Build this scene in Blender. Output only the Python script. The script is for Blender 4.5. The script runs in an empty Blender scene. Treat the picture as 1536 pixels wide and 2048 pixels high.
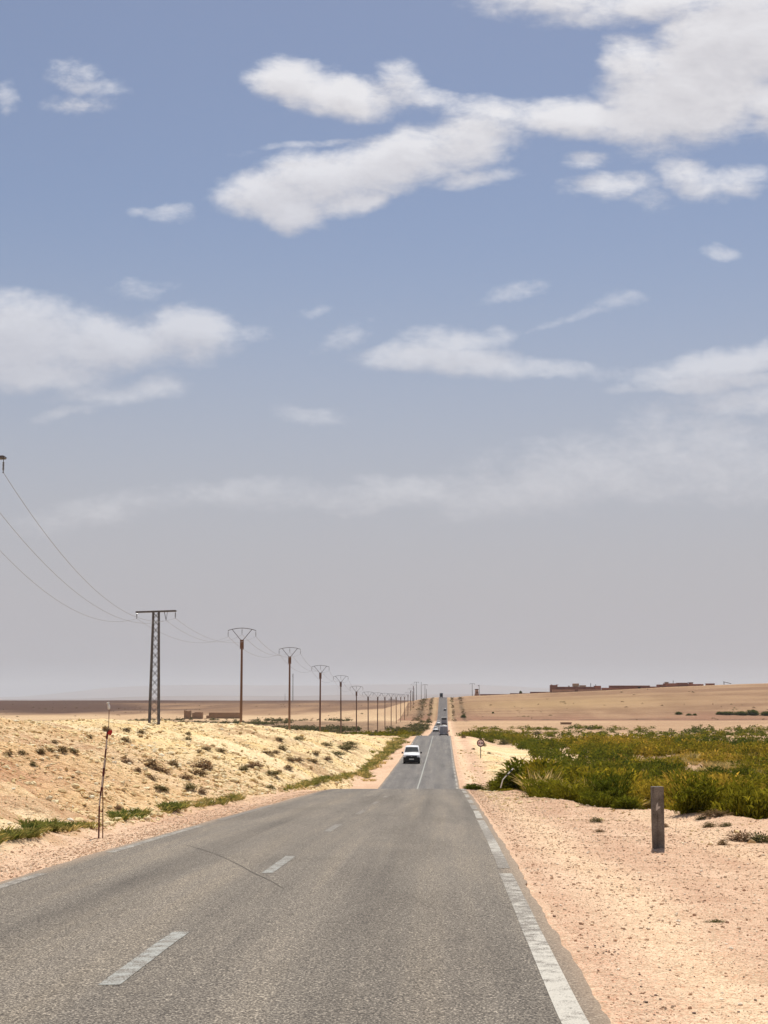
import bpy, math, random
import numpy as np
from mathutils import Vector, Matrix, Euler

random.seed(7)
RNG = np.random.default_rng(11)
R = math.radians
scene = bpy.context.scene
COL = scene.collection

# ------------------------------------------------------------------ camera frame
F = 2957.0                      # focal length in pixels of the 1536 x 2048 photograph
HY = 1395.0                     # eye-level row
PITCH = math.atan((HY - 1024.0) / F)
CP, SP = math.cos(PITCH), math.sin(PITCH)

def at(px, py, d):
    """world point that lies d metres ahead (world y) in the direction of a photo pixel"""
    u, v = (px - 768.0) / F, (1024.0 - py) / F
    s = d / (CP - v * SP)
    return Vector((u * s, d, (SP + v * CP) * s))

# ------------------------------------------------------------------ noise
def _hash(ix, iy, seed):
    n = (ix * 374761393 + iy * 668265263 + seed * 974634533) & 0xFFFFFFFF
    n = ((n ^ (n >> 13)) * 1274126177) & 0xFFFFFFFF
    n = n ^ (n >> 16)
    return (n & 0xFFFF) / 65535.0

def vnoise(x, y, seed=0):
    x = np.asarray(x, float); y = np.asarray(y, float)
    x0 = np.floor(x); y0 = np.floor(y)
    fx, fy = x - x0, y - y0
    ix, iy = x0.astype(np.int64), y0.astype(np.int64)
    fx = fx * fx * fx * (fx * (fx * 6 - 15) + 10); fy = fy * fy * fy * (fy * (fy * 6 - 15) + 10)
    a = _hash(ix, iy, seed); b = _hash(ix + 1, iy, seed)
    c = _hash(ix, iy + 1, seed); e = _hash(ix + 1, iy + 1, seed)
    return (a + (b - a) * fx) * (1 - fy) + (c + (e - c) * fx) * fy     # 0..1

def fbm(x, y, seed=0, octs=4, gain=.5):
    s, a, t, f = 0, 1.0, 0, 1.0
    for k in range(octs):
        s = s + a * (vnoise(x * f + 17.3 * k, y * f - 9.1 * k, seed + k) - .5); t += a
        a *= gain; f *= 2.03
    return s / t * 2                                                     # about -1..1

def sstep(a, b, x):
    t = np.clip((np.asarray(x, float) - a) / (b - a), 0, 1)
    return t * t * (3 - 2 * t)

def table(pairs, sm=6.0):
    """smooth curve through (d, value) pairs on a 1 m grid"""
    p = np.array(pairs, float)
    g = np.arange(-200, 1600.0, 1.0)
    v = np.interp(g, p[:, 0], p[:, 1])
    k = np.arange(-int(3 * sm), int(3 * sm) + 1); w = np.exp(-.5 * (k / sm) ** 2); w /= w.sum()
    v2 = np.convolve(np.pad(v, len(k) // 2, mode='edge'), w, 'valid')
    return lambda d: np.interp(d, g, v2)

# road centre (x) and road height (z, eye = 0) along the distance
_rc = table([(-200, -9.8), (8.6, -1.81), (17.6, -1.47), (30.6, -.9), (47, -.22), (62.6, .4), (75, .85), (118, 2.8), (160, 4.45),
             (274, 9.1), (336, 11.7), (680, 26.0), (900, 35.3), (1120, 44.4), (1600, 64)], 7)
_rz = table([(-200, 2.5), (-30, -.9), (0, -1.66), (8.6, -1.9), (17.6, -2.16), (22.4, -2.31), (30.6, -2.62), (40, -2.98), (47, -3.26),
             (62.6, -3.88), (70.5, -4.2), (80, -4.85), (92, -6.2), (103, -6.85), (118, -6.93), (160, -7.1), (230, -7.05), (262, -6.86), (276, -6.95),
             (300, -7.7), (336, -8.75), (420, -10.9), (520, -12.3), (600, -12.9), (680, -12.8), (800, -13.2), (870, -12.9), (900, -12.2),
             (1000, -6.9), (1060, -3.3), (1110, -.5), (1130, .1), (1150, .2), (1250, -.5), (1600, -12)], 5)
rc, rz = _rc, _rz
HALF = 3.1
_HL = table([(-200, 3), (0, .6), (30, -.1), (60, -.85), (80, -1.25), (110, -2.25), (128, -2.6), (140, -2.5), (152, -2.55), (175, -3.9), (200, -4.95), (240, -6.0),
             (270, -6.9), (300, -8.2), (400, -11.2), (500, -12.8), (600, -13), (1600, -13)], 5)
_FR = table([(-200, 0), (0, -1.9), (20, -2.7), (35, -3.5), (45, -3.95), (60, -4.75), (80, -5.9), (100, -6.9), (130, -7.6), (200, -7.9), (270, -8.6), (330, -9.6), (400, -11.2),
             (600, -13), (1600, -13)], 6)
_wR = table([(-200, 12), (0, 12), (22, 11.5), (30, 10.3), (36, 9.3), (41, 7.4), (46, 6.0), (55, 5.4), (70, 4.9), (110, 5.6), (160, 6.4), (270, 6.2),
             (400, 5), (1600, 4.5)], 2)
_LL = table([(-200, 12), (40, 12), (70, 15), (120, 17), (170, 13), (190, 8), (230, 7), (300, 12), (600, 22), (1600, 22)], 8)

def plain(d):
    return np.interp(d, [-20000, -3000, 1150, 2200, 2500, 3400, 60000], [-13, -13, -13, -4.2, -5.0, -34, -34])

def ridge_top(x):
    return np.interp(x, [-4000, -600, -60, 0, 20, 44, 70, 126, 164, 201, 251, 291, 600, 2500, 6000],
                     [-13, -13, -13, -9, -3, 0, 1.4, 3.9, 5.6, 7.5, 9.4, 10.9, 14, 18, 0])

def ground_z(x, d, fine=True):
    x = np.asarray(x, float); d = np.asarray(d, float)
    o = x - rc(d); r = rz(d)
    P = plain(d)
    T = ridge_top(x)
    S = sstep(850, 1145, d) * (1 - sstep(1165, 1950, d))
    N0 = P + np.maximum(T - P, 0) * S
    # left: rubble hill beside the road, sinking to the plain further out and further on
    near = 1 - sstep(440, 560, d)
    s = -o - HALF - 1.55 - .25 * np.sin(d * .21) - .9 * sstep(95, 140, d)
    hl = _HL(d) + fbm(x * .07, d * .05, 3, 3) * .55 * sstep(2, 14, s)
    NL = hl * near + N0 * (1 - near)
    far_out = sstep(55, 230, s) * near
    NL = NL * (1 - far_out) + N0 * far_out
    tl = np.clip(s / _LL(d), 0, 1)
    bl = 1 - (1 - tl) ** 1.75
    zl = (r - .12) * (1 - bl) + NL * bl
    # right: gravel shoulder, then a drop to the low field
    e = o - _wR(d) - .35 * fbm(d * .12, d * 0 + 3.7, 8, 3)
    fr = _FR(d) + fbm(x * .05, d * .05, 5, 3) * .35
    NR = fr * near + N0 * (1 - near)
    BR = np.where(d < 300, 6.0, 14.0)
    br = sstep(0, 1, e / BR)
    sh = r - .1 - .012 * np.clip(o - HALF, 0, 8)
    zr = sh * (1 - br) + NR * br
    zr = zr + .22 * np.exp(-((e + .5) / .8) ** 2) * sstep(26, 30, d) * (1 - sstep(40, 75, d)) * (.6 + .8 * vnoise(d * .5, d * 0, 4))
    zr = zr + .075 * np.exp(-(((x - 4.72) / .33) ** 2 + ((d - 25.3) / .4) ** 2))
    a = np.abs(o)
    z = np.where(o < 0, zl, zr)
    # under and beside the asphalt
    edge = sstep(2.75, 3.2, a)
    z_road = r - .075 * (1 - edge) - .028 * edge
    k = sstep(HALF - .1, HALF + 1.2, a)
    z = z_road * (1 - k) + z * k
    # roughness
    if fine:
        st = stoniness(x, d, o, s, e)
        k2 = sstep(HALF + .25, HALF + 1.3, a)
        z = z + k2 * (.022 * fbm(x * 2.3, d * 2.3, 21, 3) + .05 * fbm(x * .45, d * .45, 23, 2))
        gl = gully(d, s) * st * k2
        z = z - .20 * gl
        z = z + st * k2 * (.32 * fbm(x * .22, d * .16, 29, 3) + .20 * fbm(x * .7, d * .7, 31, 3) + .10 * np.abs(fbm(x * 2.4, d * 2.4, 37, 2)) - .03)
        mid = sstep(60, 300, np.abs(o))
        z = z + mid * .5 * fbm(x * .012, d * .012, 41, 3) * (1 - .6 * S)
    return z

def gully(d, s):
    g = 1 - np.abs(fbm(d * .20 + s * .12, s * .045 + 4.0, 87, 3)) * 3.2
    return np.clip(g, 0, 1) ** 1.5

def stoniness(x, d, o, s, e):
    l = sstep(.0, 1.6, s) * (1 - sstep(50, 90, s)) * (1 - sstep(250, 330, d))
    rr = sstep(-1.5, .8, e) * (1 - sstep(8, 16, e)) * (1 - sstep(190, 260, d)) * .7
    return np.clip(l + rr, 0, 1)

def gz(x, d):
    return float(ground_z(np.array([x]), np.array([d]))[0])

_HD = np.geomspace(5, 3000, 9000)
def hit(px, py):
    """where the view ray of a photo pixel first meets the ground"""
    u, v = (px - 768.0) / F, (1024.0 - py) / F
    s = _HD / (CP - v * SP)
    g = ground_z(u * s, _HD)
    below = np.nonzero((SP + v * CP) * s < g)[0]
    if len(below) == 0: return None
    i = below[0]
    return Vector((u * s[i], _HD[i], g[i]))

# ------------------------------------------------------------------ materials
def ramp(nt, stops, interp='LINEAR'):
    n = nt.nodes.new('ShaderNodeValToRGB'); n.color_ramp.interpolation = interp
    e = n.color_ramp.elements
    while len(e) < len(stops): e.new(.5)
    for i, (p, c) in enumerate(stops):
        e[i].position = p; e[i].color = (c[0], c[1], c[2], 1) if hasattr(c, '__len__') else (c, c, c, 1)
    return n

class NT:
    """small node-tree helper"""
    def __init__(s, name):
        s.m = bpy.data.materials.new(name); s.m.use_nodes = True
        s.t = s.m.node_tree; s.t.nodes.clear()
        s.out = s.t.nodes.new('ShaderNodeOutputMaterial')
    def n(s, kind, **kw):
        x = s.t.nodes.new(kind)
        for k, v in kw.items():
            if k.startswith('_'): x.inputs[k[1:].replace('_', ' ')].default_value = v
            else: setattr(x, k, v)
        return x
    def l(s, a, b): s.t.links.new(a, b)
    def noise(s, vec, scale, detail=4, rough=.5, dist=0):
        x = s.n('ShaderNodeTexNoise', _Scale=scale, _Detail=detail, _Roughness=rough, _Distortion=dist)
        s.l(vec, x.inputs['Vector']); return x.outputs['Fac']
    def ramp(s, src, stops, interp='LINEAR'):
        r = ramp(s.t, stops, interp); s.l(src, r.inputs['Fac']); return r.outputs['Color']
    def mix(s, fac, a, b, mode='MIX'):
        x = s.n('ShaderNodeMix', data_type='RGBA', blend_type=mode)
        for sock, v in ((x.inputs[0], fac), (x.inputs[6], a), (x.inputs[7], b)):
            if hasattr(v, 'links') or hasattr(v, 'is_linked'): s.l(v, sock)
            elif hasattr(v, '__len__'): sock.default_value = (v[0], v[1], v[2], 1)
            else: sock.default_value = v
        return x.outputs[2]
    def math(s, op, a, b=0.0, c=None):
        x = s.n('ShaderNodeMath', operation=op)
        for i, v in enumerate((a, b) if c is None else (a, b, c)):
            if hasattr(v, 'is_linked'): s.l(v, x.inputs[i])
            else: x.inputs[i].default_value = v
        return x.outputs[0]
    def bsdf(s, color=None, rough=.8, metal=0, spec=.3, normal=None):
        b = s.n('ShaderNodeBsdfPrincipled', _Metallic=metal)
        b.inputs['Specular IOR Level'].default_value = spec
        for sock, v in ((b.inputs['Base Color'], color), (b.inputs['Roughness'], rough)):
            if hasattr(v, 'is_linked'): s.l(v, sock)
            elif hasattr(v, '__len__'): sock.default_value = (v[0], v[1], v[2], 1)
            else: sock.default_value = v
        if normal is not None: s.l(normal, b.inputs['Normal'])
        s.l(b.outputs[0], s.out.inputs['Surface'])
        return b
    def bump(s, h, strength=.5, dist=.05):
        x = s.n('ShaderNodeBump', _Strength=strength, _Distance=dist); s.l(h, x.inputs['Height']); return x.outputs['Normal']

def simple(name, color, rough=.6, metal=0, spec=.4, var=.12, scale=6.0, bump=0):
    k = NT(name)
    tc = k.n('ShaderNodeTexCoord').outputs['Object']
    nz = k.noise(tc, scale, 5, .6)
    c = k.ramp(nz, [(.3, [v * (1 - var) for v in color]), (.7, [min(1, v * (1 + var)) for v in color])])
    k.bsdf(c, rough, metal, spec, k.bump(nz, bump, .02) if bump else None)
    return k.m

M = {}
# ground -------------------------------------------------------------
def ground_material():
    k = NT('stony_ground')
    pos = k.n('ShaderNodeNewGeometry').outputs['Position']
    zone = k.n('ShaderNodeAttribute', attribute_name='zone').outputs['Color']
    st = k.n('ShaderNodeAttribute', attribute_name='stony').outputs['Fac']
    n1 = k.noise(pos, 1.1, 5, .6); n2 = k.noise(pos, 9, 5, .65); n3 = k.noise(pos, 55, 3, .7); n4 = k.noise(pos, 3.3, 6, .72, .4)
    c = k.mix(1.0, zone, k.ramp(n1, [(.3, (.90, .86, .82)), (.7, (1.07, 1.08, 1.08))]), 'MULTIPLY')
    n5 = k.noise(pos, 23, 4, .75)
    c = k.mix(1.0, c, k.ramp(n2, [(.3, (.80, .76, .72)), (.5, (1, 1, 1)), (.72, (1.12, 1.13, 1.13))]), 'MULTIPLY')
    c = k.mix(1.0, c, k.ramp(n5, [(.34, (.66, .60, .56)), (.45, (1, .99, .98)), (.62, (1.12, 1.13, 1.14))]), 'MULTIPLY')
    c = k.mix(1.0, c, k.ramp(n3, [(.35, (.48, .42, .38)), (.46, (1, 1, 1)), (.64, (1.28, 1.28, 1.28))]), 'MULTIPLY')
    nh = k.noise(pos, 34, 3, .7)
    c = k.mix(1.0, c, k.ramp(nh, [(.36, (1.10, .90, .84)), (.5, (1, 1, 1)), (.64, (1.02, 1.10, 1.08))]), 'MULTIPLY')
    # broken stone: crevice shade painted as brown specks between pale pieces
    crevice_shade = k.ramp(n4, [(.36, (.36, .25, .17)), (.42, (.80, .72, .62)), (.48, (1.0, .99, .96)), (.58, (1.05, 1.05, 1.05)), (.68, (1.18, 1.22, 1.30))])
    c = k.mix(st, c, k.mix(1.0, c, crevice_shade, 'MULTIPLY'))
    # single stones of other colours
    v = k.n('ShaderNodeTexVoronoi', _Scale=48.0); k.l(pos, v.inputs['Vector'])
    sep = k.n('ShaderNodeSeparateColor'); k.l(v.outputs['Color'], sep.inputs[0])
    inside = k.math('LESS_THAN', v.outputs['Distance'], .34)
    dark = k.math('MULTIPLY', k.math('GREATER_THAN', sep.outputs[0], .955), inside)
    pale = k.math('MULTIPLY', k.math('LESS_THAN', sep.outputs[0], .10), inside)
    c = k.mix(k.math('MULTIPLY', dark, .65), c, (.26, .16, .11))
    c = k.mix(k.math('MULTIPLY', pale, .5), c, (.82, .68, .50))
    v2 = k.n('ShaderNodeTexVoronoi', _Scale=6.5); k.l(pos, v2.inputs['Vector'])
    v3 = k.n('ShaderNodeTexVoronoi', _Scale=17.0); k.l(pos, v3.inputs['Vector'])
    h = k.math('ADD', k.math('MULTIPLY', k.math('ADD', n2, n5), .26), k.math('MULTIPLY', n3, .22))
    h = k.math('SUBTRACT', h, k.math('MULTIPLY', v.outputs['Distance'], .22))
    rub = k.math('ADD', k.math('MULTIPLY', v2.outputs['Distance'], 1.5), k.math('MULTIPLY', v3.outputs['Distance'], .8))
    h = k.math('SUBTRACT', h, k.math('MULTIPLY', rub, st))
    k.bsdf(c, .95, 0, .1, k.bump(h, .85, .06))
    return k.m
M['ground'] = ground_material()

def road_material():
    k = NT('worn_asphalt')
    uv = k.n('ShaderNodeUVMap', uv_map='road').outputs['UV']
    pos = k.n('ShaderNodeNewGeometry').outputs['Position']
    sp = k.n('ShaderNodeSeparateXYZ'); k.l(uv, sp.inputs[0])
    mp = k.n('ShaderNodeMapping', _Scale=(1.7, .035, 1)); k.l(uv, mp.inputs['Vector'])
    streak = k.noise(mp.outputs[0], 1.0, 4, .6)
    mp2 = k.n('ShaderNodeMapping', _Scale=(.5, .11, 1)); k.l(uv, mp2.inputs['Vector'])
    blot = k.noise(mp2.outputs[0], 1.0, 5, .6, .6)
    g1 = k.noise(pos, 60, 3, .75); g2 = k.noise(pos, 26, 3, .6)
    base = k.ramp(g1, [(.30, (.024, .020, .016)), (.44, (.092, .078, .063)), (.55, (.205, .177, .141)), (.68, (.64, .555, .44))])
    base = k.mix(1.0, base, k.ramp(g2, [(.3, (.72, .71, .70)), (.5, (1, 1, 1)), (.7, (1.2, 1.2, 1.18))]), 'MULTIPLY')
    base = k.mix(1.0, base, k.ramp(streak, [(.3, (.74, .745, .76)), (.5, (1, 1, 1)), (.7, (1.24, 1.21, 1.15))]), 'MULTIPLY')
    base = k.mix(1.0, base, k.ramp(blot, [(.3, (.80, .79, .78)), (.5, (1, 1, 1)), (.7, (1.16, 1.14, 1.11))]), 'MULTIPLY')
    ao = k.math('ABSOLUTE', k.math('SUBTRACT', k.math('ABSOLUTE', sp.outputs[0]), 1.5))
    track = k.math('ABSOLUTE', k.math('SUBTRACT', ao, .72))
    tw = k.math('MINIMUM', 1.0, k.math('MAXIMUM', 0.0, k.math('SUBTRACT', 1.0, k.math('DIVIDE', k.math('ADD', track, k.math('MULTIPLY', k.math('SUBTRACT', streak, .5), .5)), .42))))
    base = k.mix(k.math('MULTIPLY', tw, .55), base, k.mix(1.0, base, (1.22, 1.21, 1.20), 'MULTIPLY'))
    oil = k.math('MAXIMUM', 0.0, k.math('SUBTRACT', 1.0, k.math('DIVIDE', ao, .35)))
    base = k.mix(k.math('MULTIPLY', k.math('MULTIPLY', oil, blot), .45), base, k.mix(1.0, base, (.66, .65, .64), 'MULTIPLY'))
    # newer, greyer surface in the valley beyond the crest, darker again on the far slope
    y = sp.outputs[1]
    f = k.math('SMOOTH_MIN', 1.0, k.math('MAXIMUM', 0.0, k.math('DIVIDE', k.math('SUBTRACT', y, 55.0), 40.0)), .2)
    grey = k.mix(1.0, base, (.86, .92, 1.04), 'MULTIPLY')
    base = k.mix(f, base, grey)
    f2 = k.math('MINIMUM', 1.0, k.math('MAXIMUM', 0.0, k.math('DIVIDE', k.math('SUBTRACT', y, 290.0), 60.0)))
    base = k.mix(f2, base, k.mix(1.0, base, (.72, .70, .72), 'MULTIPLY'))
    # sand blown onto the outer edges
    o = k.math('ABSOLUTE', sp.outputs[0])
    en = k.math('ADD', o, k.math('MULTIPLY', k.math('SUBTRACT', g2, .5), .25))
    sand = k.math('MINIMUM', 1.0, k.math('MAXIMUM', 0.0, k.math('DIVIDE', k.math('SUBTRACT', en, 2.86), .3)))
    base = k.mix(k.math('MULTIPLY', sand, .55), base, (.42, .30, .20))
    h = k.math('ADD', g1, k.math('MULTIPLY', g2, .4))
    k.bsdf(base, .88, 0, .25, k.bump(h, .55, .012))
    return k.m
M['road'] = road_material()

def paint_material(name, col, keep):
    k = NT(name)
    pos = k.n('ShaderNodeNewGeometry').outputs['Position']
    wear_at = k.n('ShaderNodeAttribute', attribute_name='wear').outputs['Fac']
    g1 = k.noise(pos, 85, 2, .7); g2 = k.noise(pos, 7, 5, .65)
    paint = k.mix(k.ramp(g1, [(.3, .62), (.6, 1.0)]), (.30, .27, .22), col)
    w = k.math('SUBTRACT', k.math('ADD', k.math('MULTIPLY', g2, .75), k.math('MULTIPLY', g1, .6)), k.math('ADD', wear_at, keep + .43))
    w = k.math('MINIMUM', 1.0, k.math('MAXIMUM', 0.0, k.math('MULTIPLY', w, 6.0)))
    asphalt = k.ramp(g1, [(.30, (.06, .052, .042)), (.5, (.19, .165, .135)), (.75, (.48, .43, .36))])
    k.bsdf(k.mix(w, asphalt, paint), .8, 0, .25)
    return k.m
M['paint_white'] = paint_material('worn_white_paint', (.54, .505, .43), .05)
M['paint_pale'] = paint_material('pale_centre_paint', (.37, .375, .34), .09)

def leaf_material(name, stops, own=False):
    """foliage: colour from a per-blade tint and a per-plant hue"""
    k = NT(name)
    tint = k.n('ShaderNodeAttribute', attribute_name='tint').outputs['Fac']
    if own:
        sep = k.n('ShaderNodeSeparateColor'); k.l(k.n('ShaderNodeObjectInfo').outputs['Color'], sep.inputs[0]); hue = sep.outputs[0]
    else:
        hue = k.n('ShaderNodeAttribute', attribute_name='hue').outputs['Fac']
    c = k.ramp(hue, stops)
    c = k.mix(1.0, c, k.ramp(tint, [(0, (.55, .58, .55)), (.5, (1, 1, 1)), (.85, (1.35, 1.3, 1.2)), (1, (1.9, 1.75, 1.5))]), 'MULTIPLY')
    d = k.n('ShaderNodeBsdfDiffuse'); k.l(c, d.inputs[0])
    t = k.n('ShaderNodeBsdfTranslucent'); k.l(c, t.inputs[0])
    mx = k.n('ShaderNodeMixShader', _Fac=.45); k.l(d.outputs[0], mx.inputs[1]); k.l(t.outputs[0], mx.inputs[2])
    k.l(mx.outputs[0], k.out.inputs['Surface'])
    return k.m
BROOM = [(0, (.068, .092, .012)), (.3, (.155, .155, .014)), (.55, (.275, .215, .020)), (.78, (.44, .295, .05)), (1, (.66, .47, .16))]
DRY = [(0, (.055, .062, .022)), (.35, (.14, .125, .05)), (.7, (.19, .115, .065)), (1, (.30, .20, .13))]
GRASS = [(0, (.10, .14, .03)), (.4, (.24, .22, .06)), (1, (.58, .44, .19))]
M['broom_own'] = leaf_material('broom_leaves', BROOM, True)
M['broom'] = leaf_material('broom_thicket_leaves', BROOM)
M['dry_own'] = leaf_material('dry_twigs', DRY, True)
M['dry'] = leaf_material('dry_scrub_twigs', DRY)
M['grass'] = leaf_material('verge_grass_blades', GRASS)

def rock_material(name, stops):
    k = NT(name)
    tint = k.n('ShaderNodeAttribute', attribute_name='tint').outputs['Fac']
    pos = k.n('ShaderNodeNewGeometry').outputs['Position']
    c = k.mix(1.0, k.ramp(tint, stops), k.ramp(k.noise(pos, 22, 4, .6), [(.3, .78), (.7, 1.15)]), 'MULTIPLY')
    k.bsdf(c, .95, 0, .1)
    return k.m
M['rubble'] = rock_material('limestone_rubble', [(0, (.36, .22, .11)), (.15, (.58, .40, .20)), (.5, (.78, .60, .31)), (.85, (.86, .73, .47)), (1, (.86, .80, .64))])
M['pebble'] = rock_material('roadside_pebbles', [(0, (.15, .10, .08)), (.10, (.42, .27, .18)), (.35, (.60, .39, .25)), (.7, (.71, .53, .35)), (1, (.86, .76, .60))])

M['white_paint'] = simple('van_white_paint', (.80, .80, .79), .3, 0, .5, .03, 3)
M['grey_and_shade'] = simple('grey_and_shaded_white', (.30, .31, .33), .5, 0, .4, .08, 3)  # lorry bed grey; also white van doors with shade put into the colour
M['dark_paint'] = simple('dark_blue_paint', (.03, .035, .05), .3, 0, .5, .1, 3)
M['black'] = simple('black_plastic', (.012, .012, .013), .55, 0, .4, .2, 8)
M['rubber'] = simple('tyre_rubber', (.02, .02, .02), .85, 0, .2, .2, 12)
M['steel'] = simple('rim_steel', (.42, .42, .42), .4, .7, .5, .08, 10)
M['plate'] = simple('plate_white', (.72, .72, .68), .5, 0, .4, .04, 9)
M['red_lamp'] = simple('red_lamp_plastic', (.40, .02, .015), .25, 0, .5, .1, 8)
M['lamp'] = simple('headlight_lens', (.62, .64, .66), .12, 0, .8, .05, 20)
M['galv'] = simple('weathered_galvanised_steel', (.11, .10, .105), .5, .5, .4, .3, 3)
M['galv_pale'] = simple('pale_galvanised_steel', (.36, .35, .36), .5, .5, .4, .15, 4)
M['insul'] = simple('insulator_glass', (.07, .06, .06), .25, 0, .6, .2, 12)
M['wire'] = simple('aluminium_conductor', (.30, .30, .31), .6, .4, .4, .05, 2)
M['footing'] = simple('concrete_footing', (.55, .51, .46), .9, 0, .2, .12, 4, .3)
M['sign_face'] = simple('faded_sign_white', (.80, .66, .66), .5, 0, .4, .10, 9)
M['sign_red'] = simple('faded_sign_border', (.09, .014, .022), .5, 0, .4, .15, 9)
M['sign_black'] = simple('sign_black', (.02, .02, .022), .5, 0, .4, .1, 9)
M['sign_mark_red'] = simple('sign_mark_red', (.35, .05, .05), .5, 0, .4, .1, 9)
M['red'] = simple('red_plate_paint', (.42, .014, .012), .5, 0, .4, .12, 7)
M['band_red'] = simple('dark_red_band_paint', (.10, .012, .016), .6, 0, .3, .25, 9)
M['band_white'] = simple('dirty_white_band_paint', (.55, .47, .40), .6, 0, .3, .15, 9)
M['rust'] = simple('rusty_rod', (.17, .075, .045), .8, .2, .3, .3, 12)
M['white_mark'] = simple('marker_white', (.80, .79, .74), .6, 0, .3, .06, 9)
M['rag'] = simple('white_plastic', (.72, .71, .68), .6, 0, .3, .10, 14)
M['mud'] = simple('mud_brick', (.30, .19, .115), .95, 0, .1, .25, 1.2, .5)
M['red_wall'] = simple('red_rendered_wall', (.36, .16, .11), .9, 0, .15, .18, .35)
M['brown_wall'] = simple('brown_rendered_wall', (.24, .115, .085), .9, 0, .15, .2, .35)
M['pink_wall'] = simple('pink_rendered_wall', (.52, .31, .215), .9, 0, .15, .12, .35)
M['tan_wall'] = simple('tan_rendered_wall', (.48, .34, .22), .9, 0, .15, .12, .35)
M['opening'] = simple('dark_opening', (.03, .022, .018), .9, 0, .1, .1, 2)
M['tower_roof'] = simple('dark_roofing', (.06, .04, .035), .9, 0, .1, .2, 2)

def pole_material():
    k = NT('red_brown_pole_paint')
    tc = k.n('ShaderNodeTexCoord').outputs['Object']
    sp = k.n('ShaderNodeSeparateXYZ'); k.l(tc, sp.inputs[0])
    mp = k.n('ShaderNodeMapping', _Scale=(3, 3, .8)); k.l(tc, mp.inputs[0])
    nz = k.noise(mp.outputs[0], 2.5, 5, .65)
    f = k.math('ADD', k.math('DIVIDE', sp.outputs[2], 9.0), k.math('MULTIPLY', k.math('SUBTRACT', nz, .5), .5))
    c = k.ramp(f, [(.12, (.36, .25, .15)), (.42, (.22, .13, .088)), (.8, (.15, .083, .062))])
    c = k.mix(1.0, c, k.ramp(nz, [(.3, .75), (.7, 1.2)]), 'MULTIPLY')
    k.bsdf(c, .85, 0, .2)
    return k.m
M['pole'] = pole_material()

def post_material():
    k = NT('weathered_concrete_post')
    tc = k.n('ShaderNodeTexCoord').outputs['Object']
    n1 = k.noise(tc, 5, 5, .65); n2 = k.noise(tc, 60, 3, .7)
    c = k.ramp(n1, [(.3, (.13, .117, .103)), (.55, (.20, .182, .16)), (.75, (.27, .245, .213))])
    c = k.mix(1.0, c, k.ramp(n2, [(.3, .68), (.5, 1.0), (.7, 1.25)]), 'MULTIPLY')
    mp = k.n('ShaderNodeMapping', _Scale=(9, 9, 1.3)); k.l(tc, mp.inputs[0])
    c = k.mix(1.0, c, k.ramp(k.noise(mp.outputs[0], 1.6, 5, .65), [(.34, (.55, .52, .50)), (.5, (1, 1, 1)), (.68, (1.2, 1.18, 1.14))]), 'MULTIPLY')
    k.bsdf(c, .95, 0, .1, k.bump(n2, .7, .016))
    return k.m
M['post'] = post_material()

def glass_material():
    k = NT('vehicle_glass')
    b = k.bsdf((.02, .028, .026), .06, 0, .7)
    return k.m
M['glass'] = glass_material()

def hill_material():
    k = NT('distant_hill_rock')
    pos = k.n('ShaderNodeNewGeometry').outputs['Position']
    nz = k.noise(pos, .0005, 5, .6)
    k.bsdf(k.ramp(nz, [(.3, (.20, .14, .11)), (.7, (.30, .22, .17))]), 1, 0, 0)
    return k.m
M['hill'] = hill_material()

# ------------------------------------------------------------------ object helpers
def link(o, parent=None):
    COL.objects.link(o)
    if parent is not None: o.parent = parent
    return o

def tag(o, label=None, cat=None, group=None, kind=None):
    if label: o['label'] = label
    if cat: o['category'] = cat
    if group: o['group'] = group
    if kind: o['kind'] = kind
    return o

def empty(name, loc, rz_=0.0, label=None, cat=None, group=None):
    o = bpy.data.objects.new(name, None); o.empty_display_size = .3
    o.location = loc; o.rotation_euler = (0, 0, rz_)
    link(o); return tag(o, label, cat, group)

def np_mesh(name, verts, faces4=None, faces3=None, mats=(), attrs=None, smooth=False):
    """mesh from numpy arrays; attrs = {name: per-vertex floats}"""
    me = bpy.data.meshes.new(name)
    nv = len(verts); me.vertices.add(nv); me.vertices.foreach_set('co', np.ascontiguousarray(verts, np.float32).ravel())
    parts, starts, tot, off = [], [], [], 0
    for f, k in ((faces4, 4), (faces3, 3)):
        if f is None or len(f) == 0: continue
        f = np.asarray(f, np.int32); parts.append(f.ravel()); starts.append(off + np.arange(len(f)) * k); tot.append(np.full(len(f), k)); off += f.size
    loops = np.concatenate(parts); me.loops.add(len(loops)); me.loops.foreach_set('vertex_index', loops)
    st = np.concatenate(starts).astype(np.int32); tt = np.concatenate(tot).astype(np.int32)
    me.polygons.add(len(st)); me.polygons.foreach_set('loop_start', st)
    me.polygons.foreach_set('use_smooth', np.full(len(st), smooth))
    for m in mats: me.materials.append(m)
    for an, av in (attrs or {}).items():
        av = np.asarray(av, np.float32)
        if av.ndim == 2:
            a = me.attributes.new(an, 'FLOAT_COLOR', 'POINT'); a.data.foreach_set('color', np.c_[av, np.ones(len(av), np.float32)].astype(np.float32).ravel())
        else:
            a = me.attributes.new(an, 'FLOAT', 'POINT'); a.data.foreach_set('value', av)
    me.update(calc_edges=True); me.validate()
    return me

def mesh_obj(name, me, parent=None):
    return link(bpy.data.objects.new(name, me), parent)

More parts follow.
